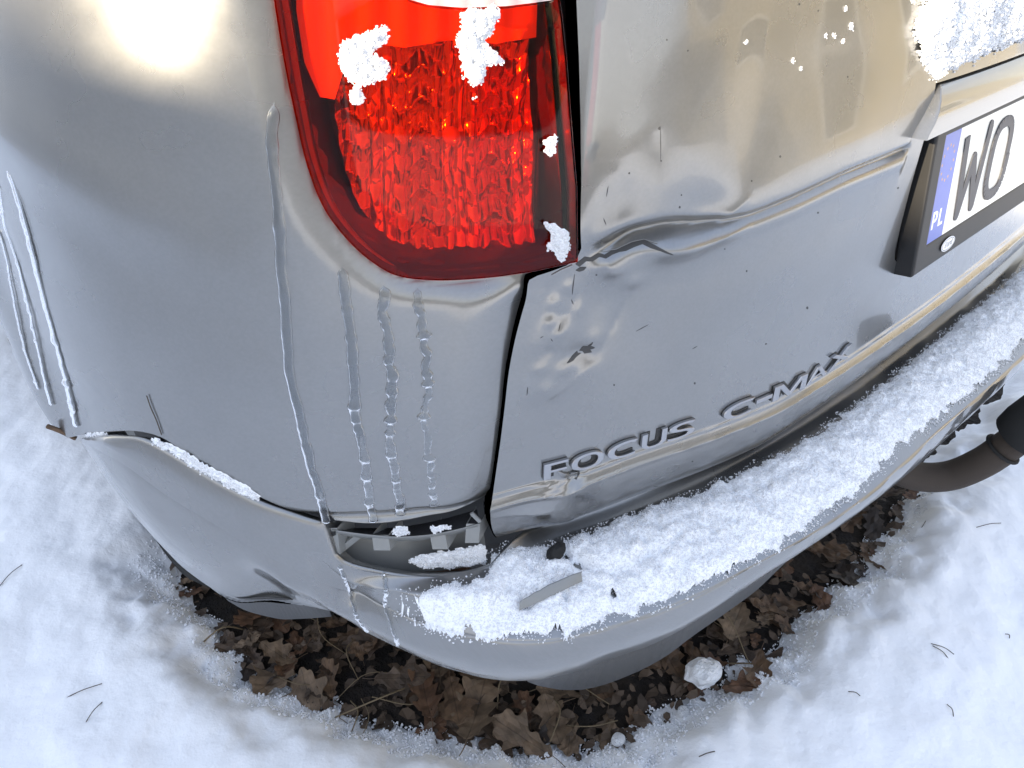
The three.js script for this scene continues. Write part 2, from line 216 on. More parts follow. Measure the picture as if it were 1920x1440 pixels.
// ---------------------------------------------------------------- quarter panel
const lampEdge = [[519, 0], [538, 117], [558, 214], [581, 311], [612, 389], [655, 447], [698, 486], [744, 512], [811, 521], [908, 517], [986, 507]];
{
  const lampUp = cast(519, 0), topIn = at(lampUp[0] / RAD + 1.5, 1.12);
  const around = [[513, 0], [532, 117], [552, 215], [575, 314], [606, 393], [650, 453], [694, 493], [742, 519], [811, 529], [908, 526], [983, 516]];
  const right = [[985, 516], [982, 550], [974, 590], [963, 640], [952, 700], [944, 770], [934, 850], [927, 900], [919, 938]];
  const bottom = [[917, 938], [905, 950], [880, 957], [820, 970], [740, 983], [680, 987], [617, 985]];
  const seam = [[617, 985], [560, 962], [495, 935], [420, 893], [350, 850], [300, 818], [262, 808], [210, 808], [165, 811]];
  const archPts = [onZ(142, 812, -.43), onZ(100, 792, -.452), onZ(62, 732, -.48), onZ(2, 640, -.52)].map(of3);
  const circ = []; for (let a = 42; a <= 178; a += 4) { const z = WHEEL.z + .40 * Math.cos(a * RAD), y = WHEEL.y + .40 * Math.sin(a * RAD); circ.push([Math.atan2(z + .5, .945), y]); }
  const poly = [...castAll(spline(around, 60)), ...castAll(spline(right, 40)).slice(1), ...castAll(spline(bottom, 24)).slice(1), ...castAll(spline(seam, 40)).slice(1), ...archPts, ...circ, [Math.atan2(-1.35 + .5, .93), .31], [Math.atan2(-1.35 + .5, .93), 1.12], [topIn.th * RAD, 1.12]];
  const lampLine = castAll(spline(around, 140)).map(p => [p[0] * .8, p[1]]); lampLine.push([lampLine[0][0] + .3, 1.3]);
  const shoulder = baked(table([[-60 * RAD, .86], ...castAll([[0, 236], [100, 300], [220, 375], [340, 425], [500, 495]])]), -60 * RAD, 30 * RAD);
  // the edge next to the tailgate is pushed in and rolled
  const edgeTh = baked(table(castAll(right).map(p => [p[1], p[0]])), .45, .8), yTop = cast(983, 516)[1];
  const f = (th, y, e = 0) => { const p = P0(th, y), s = (edgeTh(y) - th) * .8; let o = e;
    if (th > 14 * RAD && y < yTop + .02) { const k = sst(yTop + .012, yTop - .03, y); o -= k * (.014 * Math.exp(-s * s / (.011 * .011)) - .003 * Math.exp(-Math.pow((s - .03) / .012, 2))); }
    o += .0022 * fbm(th * 5, y * 6, 2.2, 2);
    if (th > 10 * RAD && y > .66) { const e = edgeDist(lampLine, th * .8, y); if (e < .05) o -= .009 * Math.exp(-e * e / (.009 * .009)); }
    const sh = y - shoulder(th); o += .0055 * Math.exp(-sh * sh / (.032 * .032)) * sst(19 * RAD, 13 * RAD, th);
    const lip = Math.max(0, yTop - y); if (th > 19 * RAD) o -= .010 * Math.exp(-Math.pow((y - (foldY(22 * RAD) - .006)) / .007, 2)); 
    const r = Math.hypot(p.x, p.z + .5) + o; return V(-r * Math.cos(th), y, -.5 + r * Math.sin(th)); };
  const q = mesh('quarter_panel', panel(loop(poly), { f, depth: .014, cellT: .007, cellY: .004 }), PAINT, car);
  tag(q, 'silver rear quarter panel with frozen trickles running down');
  car.userData.quarter = undefined; delete car.userData.quarter;
  car.quarterF = f;
  const door = [at(-43, .28), at(-43, 1.12), at(-60, 1.12), at(-60, .28)].map(p => [p.th * RAD, p.y]);
  mesh('rear_door', panel(loop(door, .02), { cellT: .02, cellY: .02 }), PAINT, car);
}
// dark structure behind the panels, wheel housing, wheel
{
  const rows = []; for (const [y, e] of [[.34, -.14], [.38, -.10], [.44, -.085], [.50, -.05], [.8, -.055], [1.12, -.06], [1.14, -.3]]) { const r = []; for (let a = 8; a <= 172; a += 3) r.push(P0(a * RAD, y).setY(y).add(V(Math.cos(a * RAD), 0, -Math.sin(a * RAD)).multiplyScalar(-e))); rows.push(r); }
  mesh('inner_body', gridGeo(rows), M.black, car);
  const g = new THREE.BoxGeometry(1.5, .95, 3.2); g.translate(.02, .86, -2.0); const floor = new THREE.BoxGeometry(1.3, .1, 3.6); floor.translate(0, .36, -2.0);
  mesh('cabin_core', mergeGeometries([g, floor]), M.black, car);
  const prof = [[.17, -.10], [.20, -.105], [.29, -.10], [.312, -.085], [.318, 0], [.312, .085], [.29, .10], [.20, .105], [.17, .10]].map(q => new THREE.Vector2(q[0], q[1]));
  const w = new THREE.Group(); w.name = 'wheel'; car.add(w); w.position.set(-.75, .318, -.80); w.rotation.z = Math.PI / 2;
  mesh('tyre', new THREE.LatheGeometry(prof, 64), M.rubber, w);
  mesh('rim', new THREE.LatheGeometry([[.02, .06], [.06, .07], [.14, .05], [.175, .10], [.18, .06], [.16, -.09]].map(q => new THREE.Vector2(q[0], q[1])), 40), M.bracket, w);
  const liner = []; for (let a = 0; a <= 180; a += 6) { const r = []; for (const x of [-.86, -.78, -.66, -.55]) r.push(V(x, WHEEL.y + .385 * Math.sin(a * RAD), WHEEL.z + .385 * Math.cos(a * RAD))); liner.push(r); }
  mesh('wheel_housing', gridGeo(liner), M.plastic, car);
}

// ---------------------------------------------------------------- tailgate
dentOn = true;
const tailgate = new THREE.Group(); tailgate.name = 'tailgate'; car.add(tailgate); tag(tailgate, 'dented silver tailgate with torn crease and raised lettering');
{
  dentOn = false;
  const left = [[1066, 0], [1075, 120], [1082, 235], [1087, 350], [1088, 470], [1080, 489]];
  const shelf = [[1080, 489], [1060, 502], [1030, 513], [1005, 521], [990, 529]];
  const low = [[988, 529], [983, 565], [973, 600], [961, 645], [949, 705], [941, 770], [931, 850], [924, 900], [919, 940], [919, 985], [921, 1026]];
  const up0 = cast(1066, 0);
  const a = [...castAll(left), ...castAll(shelf).slice(1), ...castAll(spline(low, 40)).slice(1)];
  const bl = cast(921, 1028);
  const botY = th => foldY(th) - .070;
  const bot = []; for (let k = 0; k <= 60; k++) { const th = lerp(bl[0], 148 * RAD, k / 60); bot.push([th, lerp(bl[1], botY(th), sst(0, 6, k))]); }
  const rs = []; rs.push([150 * RAD, .50], [149 * RAD, 1.12]);
  const outer = [...a, ...bot, ...rs, [up0[0], 1.12]];
  // opening round the number plate
  const holePx = [[1760, 158], [1748, 215], [1738, 262], [1718, 350], [1700, 430], [1690, 478], [1690, 494], [1697, 503], [1712, 503], [1745, 494], [1820, 452], [1920, 391]];
  const hl = castAll(holePx), hr = hl.slice().reverse().map(p => [Math.PI - p[0] + .10, p[1]]).filter(p => p[0] > hl[hl.length - 1][0] + .02);
  const hole = [...hl, ...hr];
  const o2 = loop(outer, .004), h2 = loop(hole, .004);
  // join the outline and the opening along a cut from the opening's top corner upwards
  let oi = 0, best = 1e9; const hs = h2.findIndex(p => p === h2[0]); o2.forEach((p, i) => { const d = Math.hypot(p[0] - h2[0][0], p[1] - 1.12); if (d < best) { best = d; oi = i; } });
  const area = p => { let A = 0; for (let i = 0; i < p.length; i++) { const u = p[i], v = p[(i + 1) % p.length]; A += u[0] * v[1] - v[0] * u[1]; } return A; };
  const hh = Math.sign(area(o2)) === Math.sign(area(h2)) ? [h2[0], ...h2.slice(1).reverse()] : h2;
  const cutA = [o2[oi][0], o2[oi][1]], cutB = [hh[0][0], hh[0][1]];
  const poly = [...o2.slice(0, oi + 1), ...hh, cutB, cutA, ...o2.slice(oi + 1)];
  const isCut = (p, q) => (p === o2[oi] && q === hh[0]) || (p === cutB && q === cutA);
  dentOn = true;
  const tg = mesh('skin', panel(poly, { cellT: .0046, cellY: .0019, depth: .014, skip: isCut }), PAINT, tailgate);
  // pocket behind the plate
  const ring = loop(hole, .01), rows = [ring.map(p => P(p[0], p[1]).addScaledVector(Pn(p[0], p[1]), -.010)), ring.map(p => P(p[0], p[1]).addScaledVector(Pn(p[0], p[1]), -.03))];
  rows.forEach(r => r.push(r[0].clone()));
  const ctr = V(.02, .69, -.03);
  rows.push(rows[1].map(p => p.clone().lerp(ctr, .35).setZ(-.035)), rows[1].map(() => ctr.clone()));
  mesh('plate_pocket', gridGeo(rows), PAINT, tailgate);
  // torn metal at the crease and the scrape: small curled shards over dark gaps
  dentOn = true;
  const patch = (pts, e, mat, name, parent = tailgate) => mesh(name, panel(loop(castAll(pts), .002), { extra: e, cellT: .003, cellY: .002, depth: .002, roll: .0003 }), mat, parent);
  patch([[1078, 500], [1094, 489], [1104, 492], [1118, 486], [1130, 487], [1150, 477], [1168, 468], [1188, 462], [1206, 458], [1228, 460], [1244, 463], [1262, 470], [1240, 466], [1222, 465], [1204, 463], [1186, 470], [1172, 476], [1160, 479], [1146, 484], [1134, 490], [1120, 491], [1108, 498], [1096, 497], [1084, 506]], .0006, M.torn, 'tear');
  patch([[1078, 513], [1086, 508], [1096, 509], [1092, 514], [1084, 516]], .0006, M.torn, 'tear');
  patch([[1125, 482], [1150, 472], [1180, 459], [1206, 453], [1232, 456], [1206, 457], [1182, 464], [1152, 477]], .0018, PAINT, 'torn_lip');
  patch([[1060, 692], [1068, 682], [1076, 676], [1077, 680], [1083, 681], [1074, 686], [1070, 690]], .0006, M.torn, 'scrape');
  patch([[1080, 676], [1088, 667], [1096, 668], [1107, 658], [1102, 667], [1110, 670], [1100, 674], [1104, 679], [1090, 682], [1086, 677]], .0006, M.torn, 'scrape');
  patch([[1034, 519], [1052, 509], [1072, 501], [1075, 505], [1058, 513], [1044, 521]], .0012, PAINT, 'torn_lip');
  for (const [x, y, x2, y2] of [[1075, 520, 1070, 560], [1068, 570, 1072, 580], [1030, 640, 1034, 646], [1048, 612, 1046, 625], [985, 735, 983, 752], [1140, 350, 1136, 372], [1130, 412, 1136, 425], [1239, 242, 1239, 300], [1010, 640, 1016, 636], [1225, 935, 1236, 945], [1190, 640, 1215, 626], [1300, 670, 1310, 664]]) { const n = [(y2 - y), -(x2 - x)], L = Math.hypot(...n), w = .45; patch([[x, y], [lerp(x, x2, .5) + n[0] / L * w, lerp(y, y2, .5) + n[1] / L * w], [x2, y2], [lerp(x, x2, .45) - n[0] / L * w, lerp(y, y2, .45) - n[1] / L * w]], .0002, M.torn, 'scratch'); }
  patch([[1040, 893], [1056, 901], [1064, 905], [1080, 898], [1077, 908], [1066, 915], [1052, 908]], .0035, PAINT, 'kink_flap');
  patch([[1066, 905], [1074, 899], [1082, 904], [1076, 914], [1068, 913]], .0012, M.torn, 'kink_gap');
  for (const [x, y, s] of [[1237, 240, 2.4], [1275, 390, 1.7], [1240, 300, 1.1], [1510, 15, 1.6], [1547, 27, 1.2], [1250, 78, 1], [1290, 98, 1.1], [1410, 340, 1.2], [1465, 296, 1.4], [1537, 402, 1.5], [1692, 357, 1.5], [1180, 325, 1.3], [1278, 366, 1.2], [1403, 515, 1.3], [1522, 588, 1.8], [1443, 658, 1.2], [1305, 735, 1.6], [1148, 740, 1.3], [1300, 875, 1.3], [1115, 525, 1.5], [1360, 470, 1], [1600, 150, 1.2]])
    patch([0, 1, 2, 3, 4, 5].map(k => [x + s * Math.cos(k * 1.05) * (.7 + .5 * rnd()), y + s * Math.sin(k * 1.05) * (.8 + .8 * rnd())]), .0002, M.torn, 'paint_chip');
}
// number plate, its holder and the trim above it
{
  const g0 = new THREE.Group(); g0.name = 'plate_holder'; car.add(g0);
  const lb = onZ(1739, 457, -.006); const lean = 8 * RAD; g0.position.copy(lb).add(V(-.008, -.003, 0)); g0.rotation.x = -lean;
  const W = .52, H = .114;
  const rim = new THREE.Shape(); rim.moveTo(-.016, -.022); rim.lineTo(W + .016, -.022); rim.lineTo(W + .016, H + .012); rim.lineTo(-.016, H + .012); rim.lineTo(-.016, -.022);
  const hole = new THREE.Path(); hole.moveTo(.001, .001); hole.lineTo(.001, H - .001); hole.lineTo(W - .001, H - .001); hole.lineTo(W - .001, .001); hole.lineTo(.001, .001); rim.holes.push(hole);
  const fg = new THREE.ExtrudeGeometry(rim, { depth: .016, bevelEnabled: true, bevelThickness: .0025, bevelSize: .003, bevelSegments: 3 }); fg.translate(0, 0, -.0165);
  mesh('frame', fg, M.frame, g0); const back = new THREE.BoxGeometry(W + .05, H + .03, .006); back.translate(W / 2, H / 2 - .004, -.022); mesh('backing', back, M.plastic, g0);
  const cv = document.createElement('canvas'); cv.width = 2048; cv.height = 449; const c = cv.getContext('2d'), S = 2048 / 520;
  c.fillStyle = '#eceadf'; c.fillRect(0, 0, 2048, 449); c.fillStyle = '#2449b4'; c.fillRect(0, 0, 40 * S, 449);
  c.fillStyle = '#b87a52'; for (let k = 0; k < 12; k++) { const a = k * Math.PI / 6, x = 20 * S + Math.sin(a) * 13 * S, y = 32 * S - Math.cos(a) * 17 * S; c.beginPath(); for (let m = 0; m < 10; m++) { const r = (m % 2 ? 1 : 2.3) * S, b = m * Math.PI / 5; c.lineTo(x + Math.sin(b) * r, y - Math.cos(b) * r); } c.fill(); }
  c.fillStyle = '#f2f2ee'; c.font = 'bold ' + Math.round(26 * S) + 'px sans-serif'; c.textAlign = 'center'; c.fillText('PL', 20 * S, 97 * S);
  const tx = new THREE.CanvasTexture(cv); tx.colorSpace = THREE.SRGBColorSpace; tx.anisotropy = 8;
  const pg = new THREE.PlaneGeometry(W, H); pg.translate(W / 2, H / 2, .0012);
  const pl = mesh('number_plate', pg, new THREE.MeshPhysicalMaterial({ map: tx, roughness: .3, clearcoat: .3, clearcoatRoughness: .1, side: THREE.DoubleSide }), g0); tag(pl, 'white number plate with blue PL band and dark letters W O');
  // raised characters: stroke outlines as bevelled bars
  const ink = new THREE.MeshStandardMaterial({ color: col(.045, .045, .055), roughness: .45 });
  const stroke = (pts, w) => { const gs = []; for (let i = 0; i < pts.length - 1; i++) { const a = pts[i], b = pts[i + 1], L = Math.hypot(b[0] - a[0], b[1] - a[1]), s = new THREE.BoxGeometry(L, w, .0016); s.rotateZ(Math.atan2(b[1] - a[1], b[0] - a[0])); s.translate((a[0] + b[0]) / 2, (a[1] + b[1]) / 2, 0.0016 + i * 2e-5); gs.push(s); const q = new THREE.CylinderGeometry(w / 2, w / 2, .0016, 14); q.rotateX(Math.PI / 2); q.translate(b[0], b[1], 0.00155 - i * 2e-5); gs.push(q); } return mergeGeometries(gs.map(g => g.index ? g.toNonIndexed() : g)); };
  const y0 = .013, y1 = .099;
  mesh('letter_w', stroke([[.058, y1], [.068, y0 + .004], [.087, y1 - .026], [.106, y0 + .004], [.117, y1]], .0115), ink, g0);
  const oo = []; for (let k = 0; k <= 28; k++) { const a = k / 28 * 2 * Math.PI, cs = Math.cos(a), sn = Math.sin(a); oo.push([.161 + .025 * Math.sign(cs) * Math.pow(Math.abs(cs), .75), .056 + .039 * Math.sign(sn) * Math.pow(Math.abs(sn), .62)]); }
  mesh('letter_o', stroke(oo, .0115), ink, g0);
  // oval maker's mark on the holder's lower rim
  const e = new THREE.Shape(); e.absellipse(0, 0, .0165, .0072, 0, Math.PI * 2); const eg = new THREE.ExtrudeGeometry(e, { depth: .0006, bevelEnabled: false, curveSegments: 28 });
  const cv2 = document.createElement('canvas'); cv2.width = 512; cv2.height = 224; const c2 = cv2.getContext('2d'); c2.fillStyle = '#e9e9ea'; c2.fillRect(0, 0, 512, 224); c2.strokeStyle = '#202226'; c2.lineWidth = 9; c2.beginPath(); c2.ellipse(256, 112, 232, 92, 0, 0, 7); c2.stroke(); c2.fillStyle = '#202226'; c2.font = 'italic bold 120px serif'; c2.textAlign = 'center'; c2.fillText('Ford', 256, 150);
  const t2 = new THREE.CanvasTexture(cv2); t2.colorSpace = THREE.SRGBColorSpace; const pa = eg.attributes.position, ua = eg.attributes.uv; for (let i = 0; i < pa.count; i++) ua.setXY(i, pa.getX(i) / .033 + .5, pa.getY(i) / .0144 + .5);
  eg.translate(.056, -.0105, .0032); mesh('oval_emblem', eg, new THREE.MeshStandardMaterial({ map: t2, roughness: .4 }), g0);
  // trim strip over the plate
  const Bl = onZ(1738, 264, -.012), Tl = onZ(1767, 157, -.026), rows = [], N = 60;
  const sec = [[-.03, -.004], [-.006, -.003], [-.001, -.001], [0, .001], [.0005, .1], [.003, .3], [.004, .5], [.003, .7], [0, .9], [-.003, .97], [-.008, 1.005], [-.03, 1.02]];  // out, share of the height
  for (let k = -4; k <= N; k++) { const t = Math.max(0, k) / N, dx = t * t * .60 + t * .04, end = k < 0 ? 1 : 0, rd = k < 0 ? (-k) / 4 : 0;
    rows.push(sec.map(q => { const f = clamp(q[1], 0, 1), p = Bl.clone().lerp(Tl, f); p.x += dx + (1 - Math.cos(rd * Math.PI / 2)) * .0 - rd * .0015; p.y += (q[1] - f) * .05; const corner = Math.max(0, f - .85) / .15; p.x += k < 3 ? corner * corner * .006 * (1 - Math.max(0, k) / 3) : 0; p.z += q[0] - Math.pow(rd, 2) * .014; return p; })); }
  mesh('trim_strip', gridGeo(rows), PAINT, car);
}

// raised lettering on the tailgate
const font = await new FontLoader().loadAsync('fonts/droid/droid_sans_regular.typeface.json');
{
  const spots = [['F', 1010, 1056], ['O', 1062, 1124], ['C', 1131, 1188], ['U', 1196, 1244], ['S', 1247, 1298], ['C', 1353, 1411], ['-', 1416, 1446], ['M', 1449, 1512], ['A', 1512, 1553], ['X', 1556, 1597]];
  const bl = table([[1010, 912], [1085, 893], [1150, 873], [1210, 854], [1262, 836], [1370, 797], [1450, 763], [1512, 735], [1560, 704], [1598, 676]]);
  for (const [ch, xa, xb] of spots) {
    dentOn = false; const a = cast(xa, bl(xa)), b = cast(xb, bl(xb)); dentOn = true;
    const group = new THREE.Group(); group.name = 'letter'; tailgate.add(group); tag(group, 'raised chrome letter ' + (ch === '-' ? 'dash' : ch));
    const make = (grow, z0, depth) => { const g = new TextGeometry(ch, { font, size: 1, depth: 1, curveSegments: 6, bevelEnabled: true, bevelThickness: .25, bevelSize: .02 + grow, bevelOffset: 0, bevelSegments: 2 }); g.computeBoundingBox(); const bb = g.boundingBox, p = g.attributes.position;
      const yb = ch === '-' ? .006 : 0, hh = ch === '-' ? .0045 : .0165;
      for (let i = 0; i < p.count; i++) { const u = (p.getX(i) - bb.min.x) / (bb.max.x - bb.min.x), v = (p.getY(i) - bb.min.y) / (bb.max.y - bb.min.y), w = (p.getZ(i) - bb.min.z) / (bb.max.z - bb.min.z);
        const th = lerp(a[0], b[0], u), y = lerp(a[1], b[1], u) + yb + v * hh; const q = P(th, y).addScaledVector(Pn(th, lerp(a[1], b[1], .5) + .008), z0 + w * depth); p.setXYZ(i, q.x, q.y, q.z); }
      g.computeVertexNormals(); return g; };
    mesh('letter_face', make(0, .0008, .0032), M.badge, group);
    const base = make(.09, -.001, .0020); base.scale(1, 1, 1); mesh('letter_shadow', base, M.badgeShadow, group);  // wider dark copy draws the shadow contour round each letter
  }
}

// ---------------------------------------------------------------- tail light
const lamp = new THREE.Group(); lamp.name = 'tail_light'; car.add(lamp); tag(lamp, 'red tail light with faceted reflector behind a clear red lens');
{
  dentOn = false;
  const right = [[986, 507], [1079, 487], [1079, 474], [1077, 350], [1067, 233], [1058, 117], [1049, 31], [1044, 0]];
  const lp = [...castAll(spline(lampEdge, 70)), ...castAll(right).slice(1)];
  const tR = lp[lp.length - 1], tL = lp[0];
  const poly = loop([...lp, [tR[0] - .01, 1.10], [tL[0] + .03, 1.10]], .004);
  const fl = (th, y, e = 0) => { const d = edgeDist(poly, th, y); return P0(th, y).addScaledVector(Pn(th, y, 0, P0), .002 + .010 * (1 - Math.exp(-d / .018)) + e); };
  mesh('lens', panel(poly, { f: fl, depth: .010, roll: .0015, cellT: .008, cellY: .006 }), M.red, lamp);
  // rim inside the lens and dark seal beside it
  const inset = (k, e, n) => { const c = [poly.reduce((s, p) => s + p[0], 0) / poly.length, poly.reduce((s, p) => s + p[1], 0) / poly.length]; return poly.map(p => { const q = P0(lerp(p[0], c[0], k), lerp(p[1], c[1], k)); return q.addScaledVector(Pn(lerp(p[0], c[0], k), lerp(p[1], c[1], k), 0, P0), e); }); };
  const rings = [inset(-.012, -.001), inset(.012, -.010), inset(.06, -.020), inset(.11, -.048)]; rings.forEach(r => r.push(r[0].clone()));
  mesh('housing_rim', gridGeo(rings), M.redSolid, lamp);
  const back = [inset(.12, -.05), inset(.6, -.06), inset(.999, -.06)]; back.forEach(r => r.push(r[0].clone())); mesh('housing_back', gridGeo(back), M.pale_sunlit_backing, lamp);
  // faceted reflector bowl
  const bowl = castAll([[700, 70], [655, 130], [640, 200], [652, 290], [676, 370], [718, 436], [780, 480], [860, 500], [980, 494], [1030, 478], [1044, 300], [1030, 70]], -.014);
  const cB = cast(860, 270);
  const cellsA = 15, cellsB = 7, x0 = cast(655, 270)[0], x1 = cast(1040, 270)[0], yb0 = cast(860, 486)[1], yb1 = cast(860, 75)[1];
  const tilt = {}, colT = [...Array(40)].map(() => [rr(-1, 1), rr(-.3, .3)]);
  const tri = v => Math.abs(v - Math.floor(v) - .5) * 2 - .5;
  const facet = (th, y) => { const u = (th - x0) / (x1 - x0) * cellsA + .18 * n3(th * 9, y * 14, 5), v = (y - yb0) / (yb1 - yb0) * cellsB + 1.1 * Math.pow((th - cB[0]) / .16, 2) + .22 * Math.sin(u * 2.1); return .0021 * Math.abs(Math.sin(Math.PI * u)) + .0062 * tri(v) * (.6 + .5 * Math.sin(Math.floor(u) * 5.3)) + .0016 * n3(th * 45, y * 45, 1); };
  const fb = (th, y, e = 0) => { const du = (th - cB[0]) / .16, dv = (y - cB[1]) / .12, q = Math.min(1.0, du * du + dv * dv); return P0(th, y).addScaledVector(Pn(th, y, 0, P0), -.011 - .028 * (1 - q) + facet(th, y) + e); };
  const bg = panel(loop(bowl, .004), { f: fb, cellT: (x1 - x0) / cellsA / 8, cellY: (yb1 - yb0) / cellsB / 12, edges: false });
  mesh('reflector', bg, M.reflector, lamp);
  const bulb = new THREE.SphereGeometry(.006, 20, 14); { const p = P0(cB[0], cB[1]).addScaledVector(Pn(cB[0], cB[1], 0, P0), -.030); bulb.translate(p.x, p.y, p.z); } mesh('bulb', bulb, M.whiteLens, lamp);
  // fluted inner optic
  const fo = castAll([[890, 110], [890, 470], [980, 468], [1005, 455], [1018, 300], [1006, 110]]);
  const ff = (th, y, e = 0) => P0(th, y).addScaledVector(Pn(th, y, 0, P0), -.005 + .0042 * Math.abs(Math.sin((th - x0) / (x1 - x0) * 44)) + e);
  mesh('fluted_optic', panel(loop(fo, .004), { f: ff, cellT: .0016, cellY: .012, edges: false }), M.redInner, lamp);
  const up = castAll([[545, 20], [562, 120], [592, 188], [622, 192], [640, 135], [668, 100], [700, 84], [760, 92], [850, 78], [940, 84], [1020, 72], [1022, 10]]); const upP = [...up, [up[11][0], 1.06], [up[0][0] + .01, 1.06]];
  mesh('pale_sunlit_backing', panel(loop(upP, .004), { f: (th, y, e = 0) => P0(th, y).addScaledVector(Pn(th, y, 0, P0), -.014 + .0012 * Math.sin(th * 300) + e), cellT: .004, cellY: .006, edges: false }), M.pale_sunlit_backing, lamp);  // pale sheet cut to the outline of the sunlit zone of the lamp
  // pale reversing-light window at the top
  const wl = castAll([[768, 0], [800, 9], [860, 14], [940, 11], [1030, 0]]), wt = [[wl[4][0], 1.02], [wl[0][0], 1.02]];
  const fw = (th, y, e = 0) => fl(th, y, .0015 + .0006 * Math.sin(th * 400) + e);
  mesh('reversing_light', panel(loop([...wl, ...wt], .004), { f: fw, cellT: .004, cellY: .004, depth: .004 }), M.whiteLens, lamp);
  const sp = [[1040, 0], [1045, 31], [1054, 117], [1063, 233], [1072, 350], [1075, 474], [1083, 474], [1083, 350], [1077, 233], [1068, 117], [1060, 31], [1058, 0]];
  mesh('seal', panel(loop(castAll(sp), .004), { f: (th, y, e = 0) => P0(th, y).addScaledVector(Pn(th, y, 0, P0), -.009 + e), depth: .01 }), M.seal, lamp);
}

// ---------------------------------------------------------------- bumper
const rail = list => { const a = list.map(p => { const q = p.isVector3 ? p : p.q; const th = Math.atan2(q.z + .5, -q.x); return [th, q.y, Math.hypot(q.x, q.z + .5) - planR(th)]; }); const fy = table(a.map(q => [q[0], q[1]])), fo = table(a.map(q => [q[0], q[2]])); return th => [fy(th), fo(th)]; };
const bodyPt = (x, y, e = 0) => { const c = cast(x, y, e); return P0(c[0], c[1]).add(V(-Math.cos(c[0]), 0, Math.sin(c[0])).multiplyScalar(e)); };
const polar = (deg, y, off) => { const th = deg * RAD, r = planR(th) + off; return V(-r * Math.cos(th), y, -.5 + r * Math.sin(th)); };
dentOn = false;
const LIPY = .42;
const archLow = [onZ(150, 822, -.425), onZ(200, 897, -.395), onZ(250, 962, -.364), onZ(300, 1018, -.337), onZ(350, 1070, -.312), onZ(430, 1127, -.272)];
const thA = Math.atan2(archLow[0].z + .5, -archLow[0].x) + .004;
const R0 = rail([archLow[0], ...[[220, 818], [270, 825], [310, 845], [420, 910], [490, 945], [560, 970], [612, 990]].map(p => bodyPt(p[0], p[1], .004)), ...[[628, 1046], [700, 1070], [790, 1080], [870, 1075], [915, 1062]].map(p => bodyPt(p[0], p[1], .006)), polar(29.7, .449, -.015), polar(30.6, .443, -.035), polar(60, .445, -.05), polar(90, .445, -.05), polar(150, .445, -.05)]);
const lipPx = [[659, 1106], [711, 1130], [772, 1158], [855, 1185], [924, 1197], [992, 1201], [1061, 1196], [1130, 1180], [1210, 1155], [1319, 1110], [1405, 1065], [1517, 1005], [1637, 922], [1693, 872], [1782, 790], [1838, 738], [1920, 645]].map(p => onY(p[0], p[1], LIPY));
const mirror = l => l.filter(p => p.x < -.12).map(p => V(-p.x, p.y, p.z));
const R2 = rail([archLow[0].clone().add(V(0, -.001, 0)), ...[[230, 860], [330, 930], [420, 985], [520, 1045], [600, 1085]].map(p => bodyPt(p[0], p[1], .006)), ...lipPx.slice(0, 15), ...mirror(lipPx.slice(0, 14))]);
const R1 = rail([archLow[0].clone().add(V(0, -.0005, 0)), ...[[225, 840], [320, 888], [420, 948], [520, 1005], [590, 1035]].map(p => bodyPt(p[0], p[1], .0055)), ...[[672, 1098], [735, 1107], [800, 1112], [870, 1102], [918, 1086]].map(p => { const q = onY(p[0], p[1], .445); return q; }), polar(31, .437, -.01), polar(33, .434, -.02), polar(60, .432, -.025), polar(90, .432, -.025), polar(150, .432, -.025)]);
const botPx = [[692, 1189], [750, 1217], [801, 1240], [856, 1259], [910, 1271], [965, 1277], [1020, 1275], [1100, 1255], [1150, 1234], [1240, 1200], [1319, 1155], [1412, 1088], [1487, 1031], [1562, 979], [1660, 907], [1732, 842]].map((p, i) => onY(p[0], p[1], .37 - .02 * sst(0, 3, i)));
const R4 = rail([...archLow.map(p => p.clone().add(V(0, -.002, 0))), ...[[500, 1131], [560, 1137]].map(p => bodyPt(p[0], p[1], -.004)), onY(619, 1149, .378), ...botPx, ...mirror(botPx)]);
